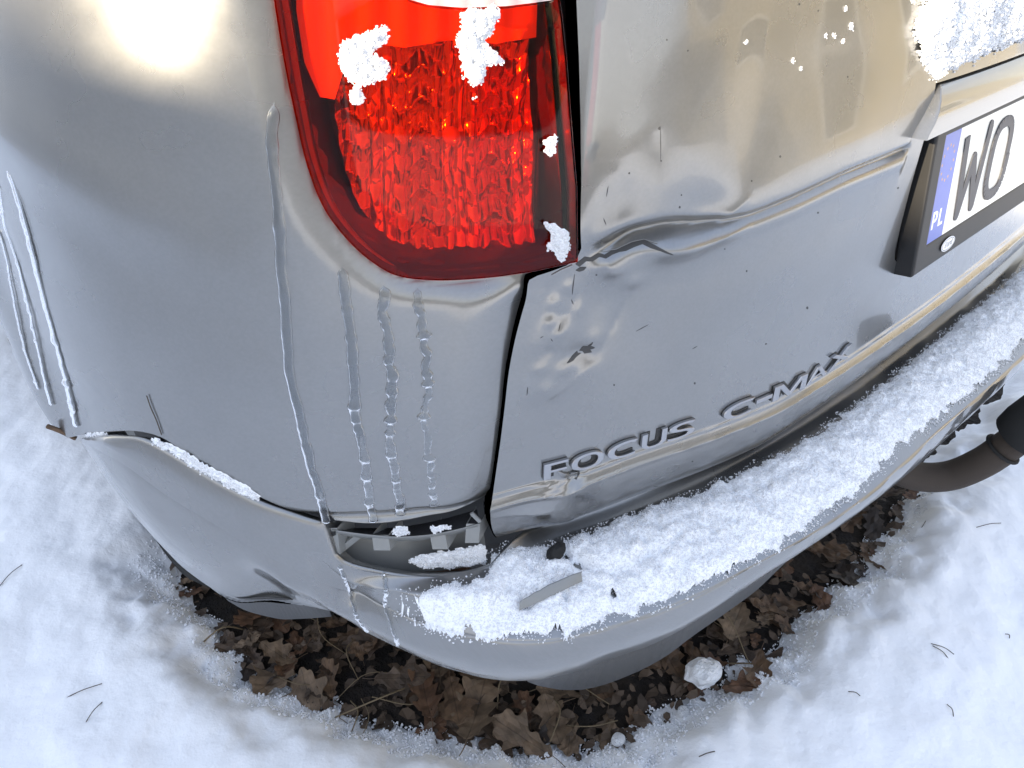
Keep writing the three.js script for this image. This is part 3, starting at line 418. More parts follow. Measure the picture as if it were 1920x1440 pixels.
{
  const thB = 138 * RAD, NC = 300, ths = []; for (let k = 0; k <= NC; k++) ths.push(lerp(thA, thB, Math.pow(k / NC, 1.15)));
  const at3 = (th, q) => { const r = planR(th) + q[1]; return V(-r * Math.cos(th), q[0], -.5 + r * Math.sin(th)); };
  const rows = []; const add = f => rows.push(ths.map(th => f(th)));
  const mix = (a, b, t) => [lerp(a[0], b[0], t), lerp(a[1], b[1], t)];
  for (const t of [-1]) add(th => { const a = R0(th); return at3(th, [a[0] - .010, a[1] - .014]); });
  add(th => { const a = R0(th); return at3(th, [a[0] - .001, a[1] - .004]); });
  add(th => { const a = R0(th); return at3(th, [a[0], a[1] - .002]); });
  const wallK = th => sst(21 * RAD, 23.5 * RAD, th);
  const side = th => 1 - sst(18 * RAD, 23 * RAD, th);
  add(th => { const a = R0(th), b = R1(th); return at3(th, mix(a, b, .06)); });
  for (let k = 1; k <= 8; k++) add(th => { const t = .06 + .94 * k / 8, a = R0(th), b = R1(th), q = mix(a, b, t); q[1] -= .004 * wallK(th) * Math.sin(t * Math.PI); q[1] += side(th) * .004 * Math.sin(t * Math.PI / 2) * sst(thA, thA + .1, th); return at3(th, q); });
  for (let k = 1; k <= 12; k++) add(th => { const t = k / 12 * .93, a = R1(th), b = R2(th), q = mix(a, b, t); q[0] += (1 - side(th)) * (.006 * Math.sin(t * Math.PI) + .002 * fbm(th * 6, t * 2, 1, 2)); q[1] += side(th) * .004 * sst(thA, thA + .1, th); return at3(th, q); });
  for (const [t, s] of [[.97, .0005], [.985, .0002], [.995, -.0004], [1.0, -.0016]]) add(th => { const b = R2(th), q = mix(R1(th), b, t); q[0] = lerp(q[0] + (1 - side(th)) * .001, b[0], t > .99 ? 1 : .6) + (1 - side(th)) * s; q[1] += side(th) * .004 * sst(thA, thA + .1, th); return at3(th, q); });
  const dentB = (th, t) => { const g = (a, w, c, v) => Math.exp(-Math.pow((th / RAD - a) / w, 2) - Math.pow((t - c) / v, 2)); return -.012 * g(17.2, 1.7, .72, .4) - .006 * g(15, 2, .9, .3) + .002 * fbm(th * 9, t * 1.2, 5, 2); };
  for (const t of [.02, .05, .1, .17, .25, .33, .42, .5, .58, .66, .74, .82, .88, .93, .97, 1]) add(th => { const q = mix(R2(th), R4(th), t), bul = Math.sin(Math.PI * Math.pow(t, .85)); q[1] += bul * lerp(.009, .006, side(th)) * sst(thA, thA + .12, th) + (side(th) * .004 * (1 - t)) * sst(thA, thA + .1, th) + dentB(th, t) * sst(thA, thA + .1, th); return at3(th, q); });
  add(th => { const q = R4(th); return at3(th, [q[0] - .003, q[1] - .004]); });
  add(th => { const q = R4(th); return at3(th, [q[0] + .001, q[1] - .012]); });
  add(th => { const q = R4(th); return at3(th, [q[0] + .006, q[1] - .035]); });
  const b = mesh('bumper', gridGeo(rows, 1), PAINT, car); tag(b, 'silver plastic rear bumper with a snow covered step');
  // dark lower valance
  const vp = [[985, 1276], [1000, 1283], [1030, 1290], [1060, 1294], [1100, 1292], [1145, 1280], [1190, 1262], [1240, 1236], [1300, 1192], [1360, 1150], [1412, 1112], [1487, 1045]].map(p => onY(p[0], p[1], .325));
  const RV = rail([...vp, ...mirror(vp)]); const rv = [[], [], [], []]; for (let k = 0; k <= 140; k++) { const th = lerp(32 * RAD, 130 * RAD, k / 140), q = R4(th), v = RV(th); rv[0].push(at3(th, [q[0] + .004, q[1] - .008])); rv[1].push(at3(th, [q[0] - .004, q[1] - .006])); rv[2].push(at3(th, v)); rv[3].push(at3(th, [v[0] + .004, v[1] - .04])); }
  mesh('lower_valance', gridGeo(rv), M.valance, car);
  // small lower flap by the wheel
  const fp = [[428, 1127], [470, 1148], [520, 1160], [570, 1160], [622, 1156]].map(p => onY(p[0], p[1], .366)), RF = rail(fp), rf = [[], [], []]; const ta = Math.atan2(fp[0].z + .5, -fp[0].x), tb = Math.atan2(fp[4].z + .5, -fp[4].x);
  for (let k = 0; k <= 30; k++) { const th = lerp(ta, tb, k / 30), q = R4(th), v = RF(th); rf[0].push(at3(th, [q[0] + .002, q[1] - .006])); rf[1].push(at3(th, [Math.min(v[0], q[0] - .001), v[1]])); rf[2].push(at3(th, [v[0] + .004, v[1] - .05])); }
  mesh('lower_flap', gridGeo(rf), M.valance, car);
  const rivet = p => { const c = bodyPt(p[0], p[1], .004); };
  // strap-like parking sensor cap on the bumper face
}
const ledgeAt = (x, z) => { const th = Math.atan2(z + .5, -x), off = Math.hypot(x, z + .5) - planR(th), a = R1(th), b = R2(th), t = clamp((off - a[1]) / (b[1] - a[1]), 0, 1); return lerp(a[0], b[0], t) + .006 * Math.sin(t * Math.PI); };
// broken mounting bracket in the gap over the bumper corner
{
  const br = new THREE.Group(); br.name = 'mounting_bracket'; car.add(br); tag(br, 'broken plastic bracket exposed over the bumper corner');
  const pt = (x, y, e) => bodyPt(x, y, e);
  // top rail: a dark curved strip with a pale lower edge
  const top = [[622, 989], [680, 990], [740, 989], [800, 980], [850, 968], [895, 955]], lowr = [[622, 993], [680, 1001], [740, 1006], [800, 1003], [850, 994], [897, 982]];
  const A = spline(top, 24).map(p => pt(p[0], p[1], -.022)), B = spline(lowr, 24).map(p => pt(p[0], p[1], -.002)), Cc = spline(lowr, 24).map(p => pt(p[0], p[1] + 5, -.002)), D = spline(lowr, 24).map(p => pt(p[0], p[1] + 9, -.012));
  mesh('shelf', gridGeo([A, B]), M.plastic, br); mesh('shelf_edge', gridGeo([B, Cc, D]), M.bracket, br);
  // backing wall
  const bt = spline([[622, 992], [700, 1004], [800, 1004], [905, 985]], 20).map(p => pt(p[0], p[1], -.03)), bb = spline([[628, 1040], [700, 1062], [800, 1072], [915, 1056]], 20).map(p => pt(p[0], p[1], -.02));
  mesh('backing_wall', gridGeo([bt, bb]), M.bracket, br);
  const fin = (xa, xb, y0, y1, lean) => { const a = pt(xa, y0, -.003), b = pt(xb, y0, -.003), c = pt(xa + lean, y1, .001), d = pt(xb + lean, y1, .001), g = []; const inn = p => { const th = Math.atan2(p.z + .5, -p.x); return p.clone().add(V(Math.cos(th), 0, -Math.sin(th)).multiplyScalar(.022)); };
    return mergeGeometries([gridGeo([[a, b], [c, d]]), gridGeo([[a, inn(a)], [c, inn(c)]]), gridGeo([[b, inn(b)], [d, inn(d)]])]); };
  mesh('rib', fin(697, 728, 1003, 1032, 4), M.bracket, br); mesh('rib', fin(806, 835, 1003, 1030, 5), M.bracket, br);
  mesh('clip_box', fin(874, 900, 982, 1018, -2), M.bracket, br);
  mesh('clip_box', fin(613, 632, 990, 1040, 6), M.bracket, br);
  for (const [x, y] of [[623, 1000], [628, 1021]]) { const a = [[x - 4, y], [x + 6, y - 4], [x + 7, y + 3], [x - 2, y + 7]].map(p => pt(p[0], p[1], -.001)); mesh('clip_hole', gridGeo([[a[0], a[1]], [a[3], a[2]]]), M.seal, br); }
  mesh('broken_strut', bar(pt(632, 1035, -.006), pt(672, 1003, -.012), .003, .006), M.bracket, br);
  mesh('broken_strut', bar(pt(884, 962, .0), pt(900, 978, .001), .002, .003), M.bracket, br);
  // dark pocket floor joining wall and bumper
  const fl0 = spline([[628, 1044], [700, 1068], [800, 1078], [916, 1062]], 20).map(p => pt(p[0], p[1], .002)); mesh('pocket_floor', gridGeo([bb.map(p => p.clone().setY(p.y - .004)), fl0.map(p => p.clone().setY(p.y - .004))]), M.bracket, br);
}
// tow bar
{
  const tb = new THREE.Group(); tb.name = 'tow_bar'; car.add(tb); tag(tb, 'brown swan-neck tow bar with black ball cap');
  const pts = [[1590, 820, -.10], [1660, 868, -.05], [1720, 893, -.01], [1780, 892, .02], [1840, 868, .035], [1890, 835, .045], [1950, 790, .05]].map(([x, y, X]) => { const d = rayDir(x, y); return CAM.clone().addScaledVector(d, (X - CAM.x) / d.x); });
  const c = new THREE.CatmullRomCurve3(pts); mesh('neck', new THREE.TubeGeometry(c, 48, .0215, 20), M.rust, tb);
  const p = c.getPoint(.80), dir = c.getTangent(.80), ring = new THREE.TorusGeometry(.0232, .0028, 8, 28); ring.applyQuaternion(new THREE.Quaternion().setFromUnitVectors(V(0, 0, 1), dir)); ring.translate(p.x, p.y, p.z); mesh('cap_cord', ring, M.rubber, tb);
  const e = c.getPoint(.96), cap = new THREE.LatheGeometry([[0, .075], [.03, .072], [.036, .055], [.038, .0], [.036, -.02], [.03, -.024]].map(q => new THREE.Vector2(q[0], q[1])), 28); cap.applyQuaternion(new THREE.Quaternion().setFromUnitVectors(V(0, 1, 0), c.getTangent(.93))); cap.translate(e.x, e.y, e.z); mesh('ball_cap', cap, M.rubber, tb);
  const loopc = new THREE.CatmullRomCurve3([p.clone().add(V(0, .03, 0)), p.clone().lerp(e, .3).add(V(-.01, .045, .0)), e.clone().add(V(-.03, .045, 0))]); mesh('cap_strap', new THREE.TubeGeometry(loopc, 16, .0025, 6), M.rubber, tb);
}
delete car.quarterF;

// ---------------------------------------------------------------- ice on the panels
dentOn = false;
const caster = new THREE.Raycaster(); scene.updateMatrixWorld(true);
const bump3 = car.children.find(o => o.name === 'bumper');
const hitBumper = (x, y) => { caster.set(CAM, rayDir(x, y).normalize()); const h = caster.intersectObject(bump3)[0]; if (!h) return null; const n = h.face.normal.clone(); if (n.dot(caster.ray.direction) > 0) n.negate(); return [h.point, n]; };
function trickle(px, w0, e0, wob, label, onBumper) { // frozen trickle that clings to the panel
  const c = spline(px, 8 * px.length), N = Math.round(c.length * 3), ring = 10, pos = [], idx = []; let s0 = rnd() * 50;
  const cr = new THREE.CatmullRomCurve3(c.map(p => { if (onBumper) { const h = hitBumper(p[0], p[1]); return h && h[0].addScaledVector(h[1], e0); } const q = cast(p[0], p[1]); return P0(q[0], q[1]).addScaledVector(Pn(q[0], q[1], 0, P0), e0); }).filter(Boolean));
  for (let k = 0; k <= N; k++) { const t = k / N, p = cr.getPointAt(t), q = of3(p), n = Pn(q[0], q[1], 0, P0), d = cr.getTangentAt(t), s = d.clone().cross(n).normalize();
    const nz = fbm(t * 26 + s0, s0, 0, 3), bead = Math.pow(Math.max(0, n3(t * 17 + s0, 3, s0)), 2), w = w0 * (.82 + wob * (.5 * nz + .7 * bead)) * sst(0, .02, t) * (1 - .999 * sst(.992, 1, t)) + .0001, h = w * (.42 + .25 * bead * wob), sh = w0 * wob * .45 * n3(t * 11, s0, 7);
    for (let j = 0; j < ring; j++) { const a = j / ring * 2 * Math.PI, y = Math.sin(a); pos.push(...p.clone().addScaledVector(s, Math.cos(a) * w + sh).addScaledVector(n, y > 0 ? y * h : y * .0006).toArray()); } }
  for (let k = 0; k < N; k++) for (let j = 0; j < ring; j++) { const a = k * ring + j, b = k * ring + (j + 1) % ring; idx.push(a, b, a + ring, b, b + ring, a + ring); }
  for (const [o, f] of [[0, 1], [N * ring, -1]]) for (let j = 1; j < ring - 1; j++) f > 0 ? idx.push(o, o + j + 1, o + j) : idx.push(o, o + j, o + j + 1);
  const g = new THREE.BufferGeometry(); g.setAttribute('position', new THREE.Float32BufferAttribute(pos, 3)); g.setIndex(idx); g.computeVertexNormals();
  const m = mesh('ice_trickle', g, M.ice); tag(m, label, 'ice', 'frozen trickles on the car');
}
trickle([[515, 192], [512, 270], [520, 380], [526, 480], [537, 600], [542, 690], [560, 770], [583, 870], [600, 930], [614, 982]], .0043, .0009, .35, 'long thick ice trickle beside the red tail light down to the bumper seam');
trickle([[642, 500], [648, 560], [659, 630], [664, 700], [668, 780], [684, 850], [690, 920], [700, 980]], .0042, .0009, .6, 'beaded ice trickle below the tail light curve ending in a round drop');
trickle([[719, 535], [722, 600], [732, 680], [735, 760], [733, 830], [740, 890], [748, 930], [752, 966]], .0042, .0009, .8, 'knobbly ice trickle, middle one of three under the tail light');
trickle([[785, 540], [788, 590], [796, 640], [799, 705], [803, 740], [796, 785], [802, 830], [810, 890], [814, 948]], .0034, .0009, 1.1, 'thin broken ice trickle with fat drops under the tail light middle');
trickle([[4, 252], [20, 320], [45, 400], [62, 470], [85, 560], [112, 660], [132, 740], [143, 800]], .0050, .001, .5, 'thick ice trickle on the quarter panel ending at the bumper joint');
trickle([[0, 340], [12, 420], [35, 490], [55, 570], [75, 660], [98, 760]], .0034, .001, .7, 'ice trickle on the quarter panel near the wheel arch, second from the joint');
trickle([[0, 430], [14, 480], [28, 560], [48, 650], [75, 730]], .0028, .001, .7, 'narrow ice trickle running to the wheel arch lip');
trickle([[636, 1058], [650, 1095], [662, 1130], [672, 1160], [690, 1185]], .0020, .0006, .7, 'thin ice thread down the bumper corner under the bracket end', true);
trickle([[718, 1072], [724, 1105], [724, 1135], [734, 1170], [748, 1210]], .0022, .0006, .8, 'thin ice thread crossing the bumper step tip', true);

// ---------------------------------------------------------------- snow
const grainGeo = [new THREE.IcosahedronGeometry(1, 0), new THREE.OctahedronGeometry(1, 0)];
function grains(parent, pts, smin, smax, name = 'snow_grains') { const im = new THREE.InstancedMesh(grainGeo[0], GRAIN, pts.length), m = new THREE.Matrix4(), q = new THREE.Quaternion(), e = new THREE.Euler(); pts.forEach((p, i) => { const s = lerp(smin, smax, rnd() * rnd()); e.set(rnd() * 6, rnd() * 6, rnd() * 6); m.compose(p, q.setFromEuler(e), V(s * rr(.6, 1.4), s * rr(.6, 1.4), s * rr(.6, 1.4))); im.setMatrixAt(i, m); }); im.name = name; im.castShadow = im.receiveShadow = true; tag(im, null, null, null, 'stuff'); parent.add(im); return im; }
function snowSheet(name, poly, place, { thick, cell, soft = .01, rough = .003, edge = .006, nGrain = 20000, gmin = .0005, gmax = .0014, holes = () => 0, spill = .35, wob = 90, label, group }) {
  let x0 = 1e9, x1 = -1e9, y0 = 1e9, y1 = -1e9; for (const p of poly) { x0 = Math.min(x0, p[0]); x1 = Math.max(x1, p[0]); y0 = Math.min(y0, p[1]); y1 = Math.max(y1, p[1]); }
  x0 -= edge * 1.3; y0 -= edge * 1.3; x1 += edge * 1.3; y1 += edge * 1.3;
  const sd = (x, y) => (inPoly(poly, x, y) ? 1 : -1) * edgeDist(poly, x, y) + edge * (fbm(x * wob, y * wob, 3, 4) + .25 * fbm(x * 230, y * 230, 9, 2)) - holes(x, y);
  const nx = Math.ceil((x1 - x0) / cell) + 1, ny = Math.ceil((y1 - y0) / cell) + 1, id = new Int32Array(nx * ny).fill(-1), pos = [], uv = [], idx = [], tops = [];
  const hgt = (x, y, d) => thick * (1 - Math.exp(-Math.max(0, d) / soft)) * (.75 + .5 * fbm(x * 14, y * 14, 4, 2) + .28 * fbm(x * 60, y * 60, 14, 2)) + rough * sst(0, soft, d) * (fbm(x * 150, y * 150, 6, 2) + .45 * fbm(x * 330, y * 330, 8, 1));
  for (let j = 0; j < ny; j++) for (let i = 0; i < nx; i++) { const x = x0 + i * cell, y = y0 + j * cell, d = sd(x, y); if (d < -cell * .8) continue; const q = place(x, y), h = d < 0 ? -.001 : Math.max(.0002, hgt(x, y, d)); id[j * nx + i] = pos.length / 3; const p = q[0].clone().addScaledVector(q[1], h); pos.push(p.x, p.y, p.z); uv.push(x * 6, y * 6); if (d > 0) tops.push(p); }
  for (let j = 0; j < ny - 1; j++) for (let i = 0; i < nx - 1; i++) { const a = id[j * nx + i], b = id[j * nx + i + 1], c = id[(j + 1) * nx + i], d = id[(j + 1) * nx + i + 1]; if (a >= 0 && b >= 0 && c >= 0) idx.push(a, b, c); if (b >= 0 && c >= 0 && d >= 0) idx.push(b, d, c); }
  const g = new THREE.BufferGeometry(); g.setAttribute('position', new THREE.Float32BufferAttribute(pos, 3)); g.setAttribute('uv', new THREE.Float32BufferAttribute(uv, 2)); g.setIndex(idx); g.computeVertexNormals();
  const o = new THREE.Group(); o.name = numbered(name); scene.add(o); tag(o, label, 'snow', group); mesh('snow_body', g, SNOW, o);
  const pts = []; for (let k = 0; k < nGrain; k++) { const x = lerp(x0, x1, rnd()), y = lerp(y0, y1, rnd()), d = sd(x, y); if (d < -edge * spill || (d < 0 && rnd() > .2)) continue; const q = place(x, y); pts.push(q[0].clone().addScaledVector(q[1], d < 0 ? .0006 : Math.max(.0003, hgt(x, y, d)) + rr(-.0004, .0008))); }
  grains(o, pts, gmin, gmax); return o;
}
{ // step of the bumper
  const lower = [[756, 1132], [776, 1146], [821, 1165], [862, 1175], [910, 1184], [958, 1178], [1006, 1175], [1061, 1182], [1096, 1165], [1147, 1147], [1199, 1134], [1244, 1118], [1311, 1088], [1394, 1048], [1465, 1012], [1525, 967], [1585, 930], [1622, 900], [1693, 827], [1754, 782], [1810, 735], [1865, 690], [1920, 636], [2010, 540]];
  const upper = [[2010, 420], [1920, 500], [1826, 577], [1748, 643], [1680, 698], [1630, 734], [1547, 798], [1463, 848], [1380, 884], [1313, 914], [1255, 934], [1172, 960], [1097, 993], [1055, 1008], [1000, 1024], [950, 1034], [926, 1052], [920, 1088], [840, 1107], [800, 1117]];
  const poly = [...lower.map(p => onY(p[0] - 1, p[1] - 2, .432)), ...upper.map(p => onY(p[0], p[1], .440))].map(p => [p.x, p.z]);
  const gap = [[1040, 1032, .006], [1078, 1062, .010], [1095, 1072, .012], [1120, 1078, .011], [1150, 1078, .010], [1178, 1070, .010], [1200, 1058, .009], [1215, 1048, .007], [1060, 1050, .007], [1338, 1000, .006], [1376, 985, .006], [1045, 1172, .005], [1060, 1120, .006], [1240, 1040, .005], [1290, 1022, .006], [1420, 965, .005], [1150, 1110, .004], [1480, 930, .004], [880, 1172, .004], [985, 1130, .009], [1010, 1118, .009], [1040, 1105, .009], [1065, 1092, .009]].map(([x, y, r]) => { const p = onY(x, y, .434); return [p.x, p.z, r]; });
  snowSheet('snow_bank', poly, (x, z) => [V(x, ledgeAt(x, z), z), V(0, 1, 0)], { thick: .019, cell: .0024, soft: .016, rough: .0018, edge: .0075, wob: 38, nGrain: 210000, gmin: .0004, gmax: .0011, spill: .8, holes: (x, z) => { let m = 0; for (const g of gap) { const d = Math.hypot(x - g[0], z - g[1]); if (d < g[2] * 2) m += .024 * Math.exp(-d * d / (g[2] * g[2] * .6)); } return m; }, label: 'long bank of granular snow lying along the bumper step' });
  // broken trim strip sticking out of it
  const a = onY(975, 1136, .440), b = onY(1092, 1080, .445), m = onY(1030, 1106, .447), rows = [[], [], []]; for (let k = 0; k <= 12; k++) { const t = k / 12, p = a.clone().multiplyScalar((1 - t) * (1 - t)).addScaledVector(m, 2 * t * (1 - t)).addScaledVector(b, t * t); const wd = .0010 + .0022 * Math.sin(.25 + t * 2.3), wv = .0015 * fbm(t * 5, 1, 2, 2); rows[0].push(p.clone().add(V(.002, .003 + wv, -wd))); rows[1].push(p.clone().add(V(0, .0035 + wv, -wd * .6))); rows[2].push(p.clone().add(V(-.002, -.003 + wv, wd))); }
  tag(mesh('trim_fragment', gridGeo(rows), M.bracket), 'grey broken trim strip poking out of the bumper snow', 'trim');
  // second dark fragment at the end of the tailgate
  const q = onY(1043, 1034, .448), s = new THREE.SphereGeometry(.008, 14, 10); s.scale(1.2, .7, .8); { const pa = s.attributes.position; for (let i = 0; i < pa.count; i++) { const n = 1 + .35 * n3(pa.getX(i) * 160, pa.getY(i) * 160, pa.getZ(i) * 160); pa.setXYZ(i, pa.getX(i) * n, pa.getY(i) * n, pa.getZ(i) * n); } s.computeVertexNormals(); } s.translate(q.x, q.y, q.z);
  tag(mesh('rubber_stop', s, M.rubber), 'black rubber stop showing through snow beneath the tailgate corner', 'rubber stop');
}
{ // on panels: place by [th*.8, y]
  const onPanel = (f = (th, y) => P0(th, y)) => (u, y) => { const th = u / .8; return [f(th, y), Pn(th, y, 0, P0)]; };
  const lens = (th, y) => P0(th, y).addScaledVector(Pn(th, y, 0, P0), .0118);
  const sheet = (name, px, opt, f, e = 0) => snowSheet(name, castAll(px, e).map(p => [p[0] * .8, p[1]]), onPanel(f), opt);
  const S = { thick: .005, cell: .0016, soft: .004, rough: .003, edge: .003, nGrain: 4200, gmin: .0004, gmax: .0012 };
  sheet('snow_clump', [[640, 75], [665, 65], [700, 58], [706, 78], [695, 95], [680, 105], [705, 120], [712, 132], [690, 152], [668, 162], [640, 155], [628, 140], [620, 105]], { ...S, label: 'frosty snow clump on the left of the tail light, hook shaped' }, lens, .012);
  sheet('snow_clump', [[640, 180], [655, 172], [664, 190], [652, 204], [640, 196]], { ...S, nGrain: 900, label: 'tiny snow speck under the hook shaped clump on the tail light' }, lens, .012);
  sheet('snow_clump', [[845, 40], [860, 20], [900, 18], [914, 30], [900, 55], [885, 85], [905, 105], [920, 122], [890, 125], [888, 150], [868, 168], [846, 150], [842, 100], [838, 70]], { ...S, label: 'tall ragged snow clump under the reversing light on the tail light' }, lens, .012);
  sheet('snow_clump', [[862, 178], [874, 180], [872, 194], [864, 190]], { ...S, nGrain: 400, label: 'tiny snow drip under the tall ragged clump' }, lens, .012);
  sheet('snow_clump', [[1000, 268], [1018, 262], [1020, 285], [1008, 298], [1000, 285]], { ...S, thick: .001, nGrain: 900, label: 'thin frost speck on the tail light near the tailgate edge' }, lens, .012);
  sheet('snow_clump', [[1002, 420], [1022, 425], [1046, 440], [1046, 462], [1034, 495], [1024, 478], [1010, 470], [1014, 445]], { ...S, thick: .0016, nGrain: 2200, label: 'triangular frost patch at the bottom corner of the tail light' }, lens, .012);
  const tgf = (th, y) => { dentOn = true; const p = P(th, y); dentOn = false; return p; };
  sheet('snow_bank', [[1728, 60], [1735, 110], [1755, 150], [1790, 130], [1860, 98], [1930, 70], [2020, 30], [2020, -60], [1760, -60], [1752, 0], [1738, 35]], { thick: .014, cell: .0022, soft: .008, rough: .005, edge: .007, nGrain: 26000, gmin: .0006, gmax: .0016, label: 'thick snow patch clinging over the number plate trim' }, tgf);
  for (const [x, y, s] of [[1610, 55, 9], [1575, 72, 6], [1592, 85, 6], [1560, 75, 4], [1600, 22, 5], [1495, 122, 6], [1402, 85, 4], [1510, 137, 4], [1730, 5, 8]])
    sheet('snow_crumb', [[x - s * .6, y], [x, y - s * 1.1], [x + s * .6, y - s * .2], [x + s * .3, y + s], [x - s * .4, y + s * .7]], { ...S, thick: .002, edge: .001, cell: .0012, nGrain: 60, label: 'small frozen crumb of snow on the upper tailgate', group: 'snow crumbs on the upper tailgate' }, tgf);
  // snow in the bumper seam
  sheet('snow_strip', [[282, 822], [300, 824], [340, 842], [400, 878], [450, 905], [488, 930], [486, 941], [455, 926], [420, 908], [360, 874], [315, 846], [290, 832]], { ...S, thick: .004, edge: .0015, nGrain: 5200, label: 'strip of snow caught in the bumper seam' }, (th, y) => P0(th, y).addScaledVector(Pn(th, y, 0, P0), .001));
  sheet('snow_strip', [[158, 812], [200, 812], [203, 817], [160, 818]], { ...S, thick: .001, edge: .0012, nGrain: 500, label: 'short frost streak in the bumper seam by the wheel arch' }, (th, y) => P0(th, y).addScaledVector(Pn(th, y, 0, P0), .0005));
  // on the bracket
  const brk = (th, y) => P0(th, y).addScaledVector(Pn(th, y, 0, P0), .002);
  sheet('snow_strip', [[768, 1062], [790, 1052], [850, 1042], [905, 1030], [915, 1045], [914, 1062], [860, 1072], [800, 1074]], { ...S, thick: .004, nGrain: 4200, label: 'wedge of snow lying in the broken bracket pocket' }, (th, y) => P0(th, y).addScaledVector(Pn(th, y, 0, P0), -.006));
  sheet('snow_strip', [[735, 988], [760, 984], [765, 996], [745, 1000]], { ...S, thick: .001, nGrain: 700, label: 'frost crust on the left of the bracket shelf' }, brk);
  sheet('snow_strip', [[808, 985], [840, 978], [842, 986], [815, 994]], { ...S, thick: .001, nGrain: 700, label: 'frost crust on the middle of the bracket shelf' }, brk);
}
// ---------------------------------------------------------------- ground
const leafZone = [[335, 1050], [385, 1140], [470, 1228], [570, 1285], [660, 1318], [740, 1345], [850, 1366], [950, 1366], [1080, 1378], [1160, 1356], [1250, 1310], [1330, 1262], [1430, 1200], [1500, 1130], [1600, 1062], [1660, 985], [1710, 900], [1790, 800], [1880, 720]].map(p => onY(p[0], p[1], .02)).map(p => [p.x, p.z]);
leafZone.push([.9, -.1], [.9, -1.0], [-.6, -1.0]);
const snowDepth = (x, z) => { const d = (inPoly(leafZone, x, z) ? -1 : 1) * edgeDist(leafZone, x, z) + .035 * fbm(x * 9, z * 9, 1, 4); return .085 * (sst(-.03, .12, d)) - .02 * sst(.0, -.05, d) + sst(-.01, .1, d) * (.022 * fbm(x * 2.4, z * 2.4, 2, 3) + .006 * fbm(x * 14, z * 14, 4, 3)) - .012; };
{
  const ax = (c, near, far, n, p) => { const o = []; for (let k = -n; k <= n; k++) { const t = k / n; o.push(c + Math.sign(t) * (Math.abs(t) * near + Math.pow(Math.abs(t), p) * far)); } return o; };
  const build = (n, near, f) => { const xs = ax(-.6, near, 120, n, 9), zs = ax(0, near, 120, n, 9), rows = zs.map(z => xs.map(x => V(x, f(x, z), z))); const g = gridGeo(rows); const p = g.attributes.position, u = g.attributes.uv; for (let i = 0; i < p.count; i++) u.setXY(i, p.getX(i) * 2.3, p.getZ(i) * 2.3); return g; };
  const soilTex = noiseTex(512, 512, (u, v) => { const a = tnoise(u, v, 6, 6), b = tnoise(v, u, 14, 3); return [.13 + .06 * a + .03 * b, .105 + .05 * a + .02 * b, .085 + .04 * a]; }, true);
  const soil = mesh('ground', build(70, 3, (x, z) => -.004 + .006 * fbm(x * 12, z * 12, 7, 3)), new THREE.MeshStandardMaterial({ map: soilTex, roughness: .95, bumpMap: snowBump, bumpScale: .012, side: THREE.DoubleSide })); tag(soil, 'dark bare soil under the car', 'ground', null, 'structure');
  const sn = mesh('snow_cover', build(330, 2.6, snowDepth), new THREE.MeshPhysicalMaterial({ color: col(.91, .92, .935), roughness: .9, bumpMap: snowBump, bumpScale: .0025, side: THREE.DoubleSide })); tag(sn, 'soft snow covering the ground round the car', 'snow', null, 'structure');
  const pts = []; for (let k = 0; k < 60000; k++) { const px = rr(150, 1800), py = rr(900, 1440), p = onY(px, py, .03), h = snowDepth(p.x, p.z); if (h > -.006 && h < .04 && rnd() < .6) pts.push(V(p.x, Math.max(.002, h) + rr(0, .002), p.z)); }
  const gr = grains(scene, pts, .0008, .0026, 'loose_snow'); tag(gr, 'loose snow crystals at the edge of the leaf litter', 'snow', null, 'stuff');
}
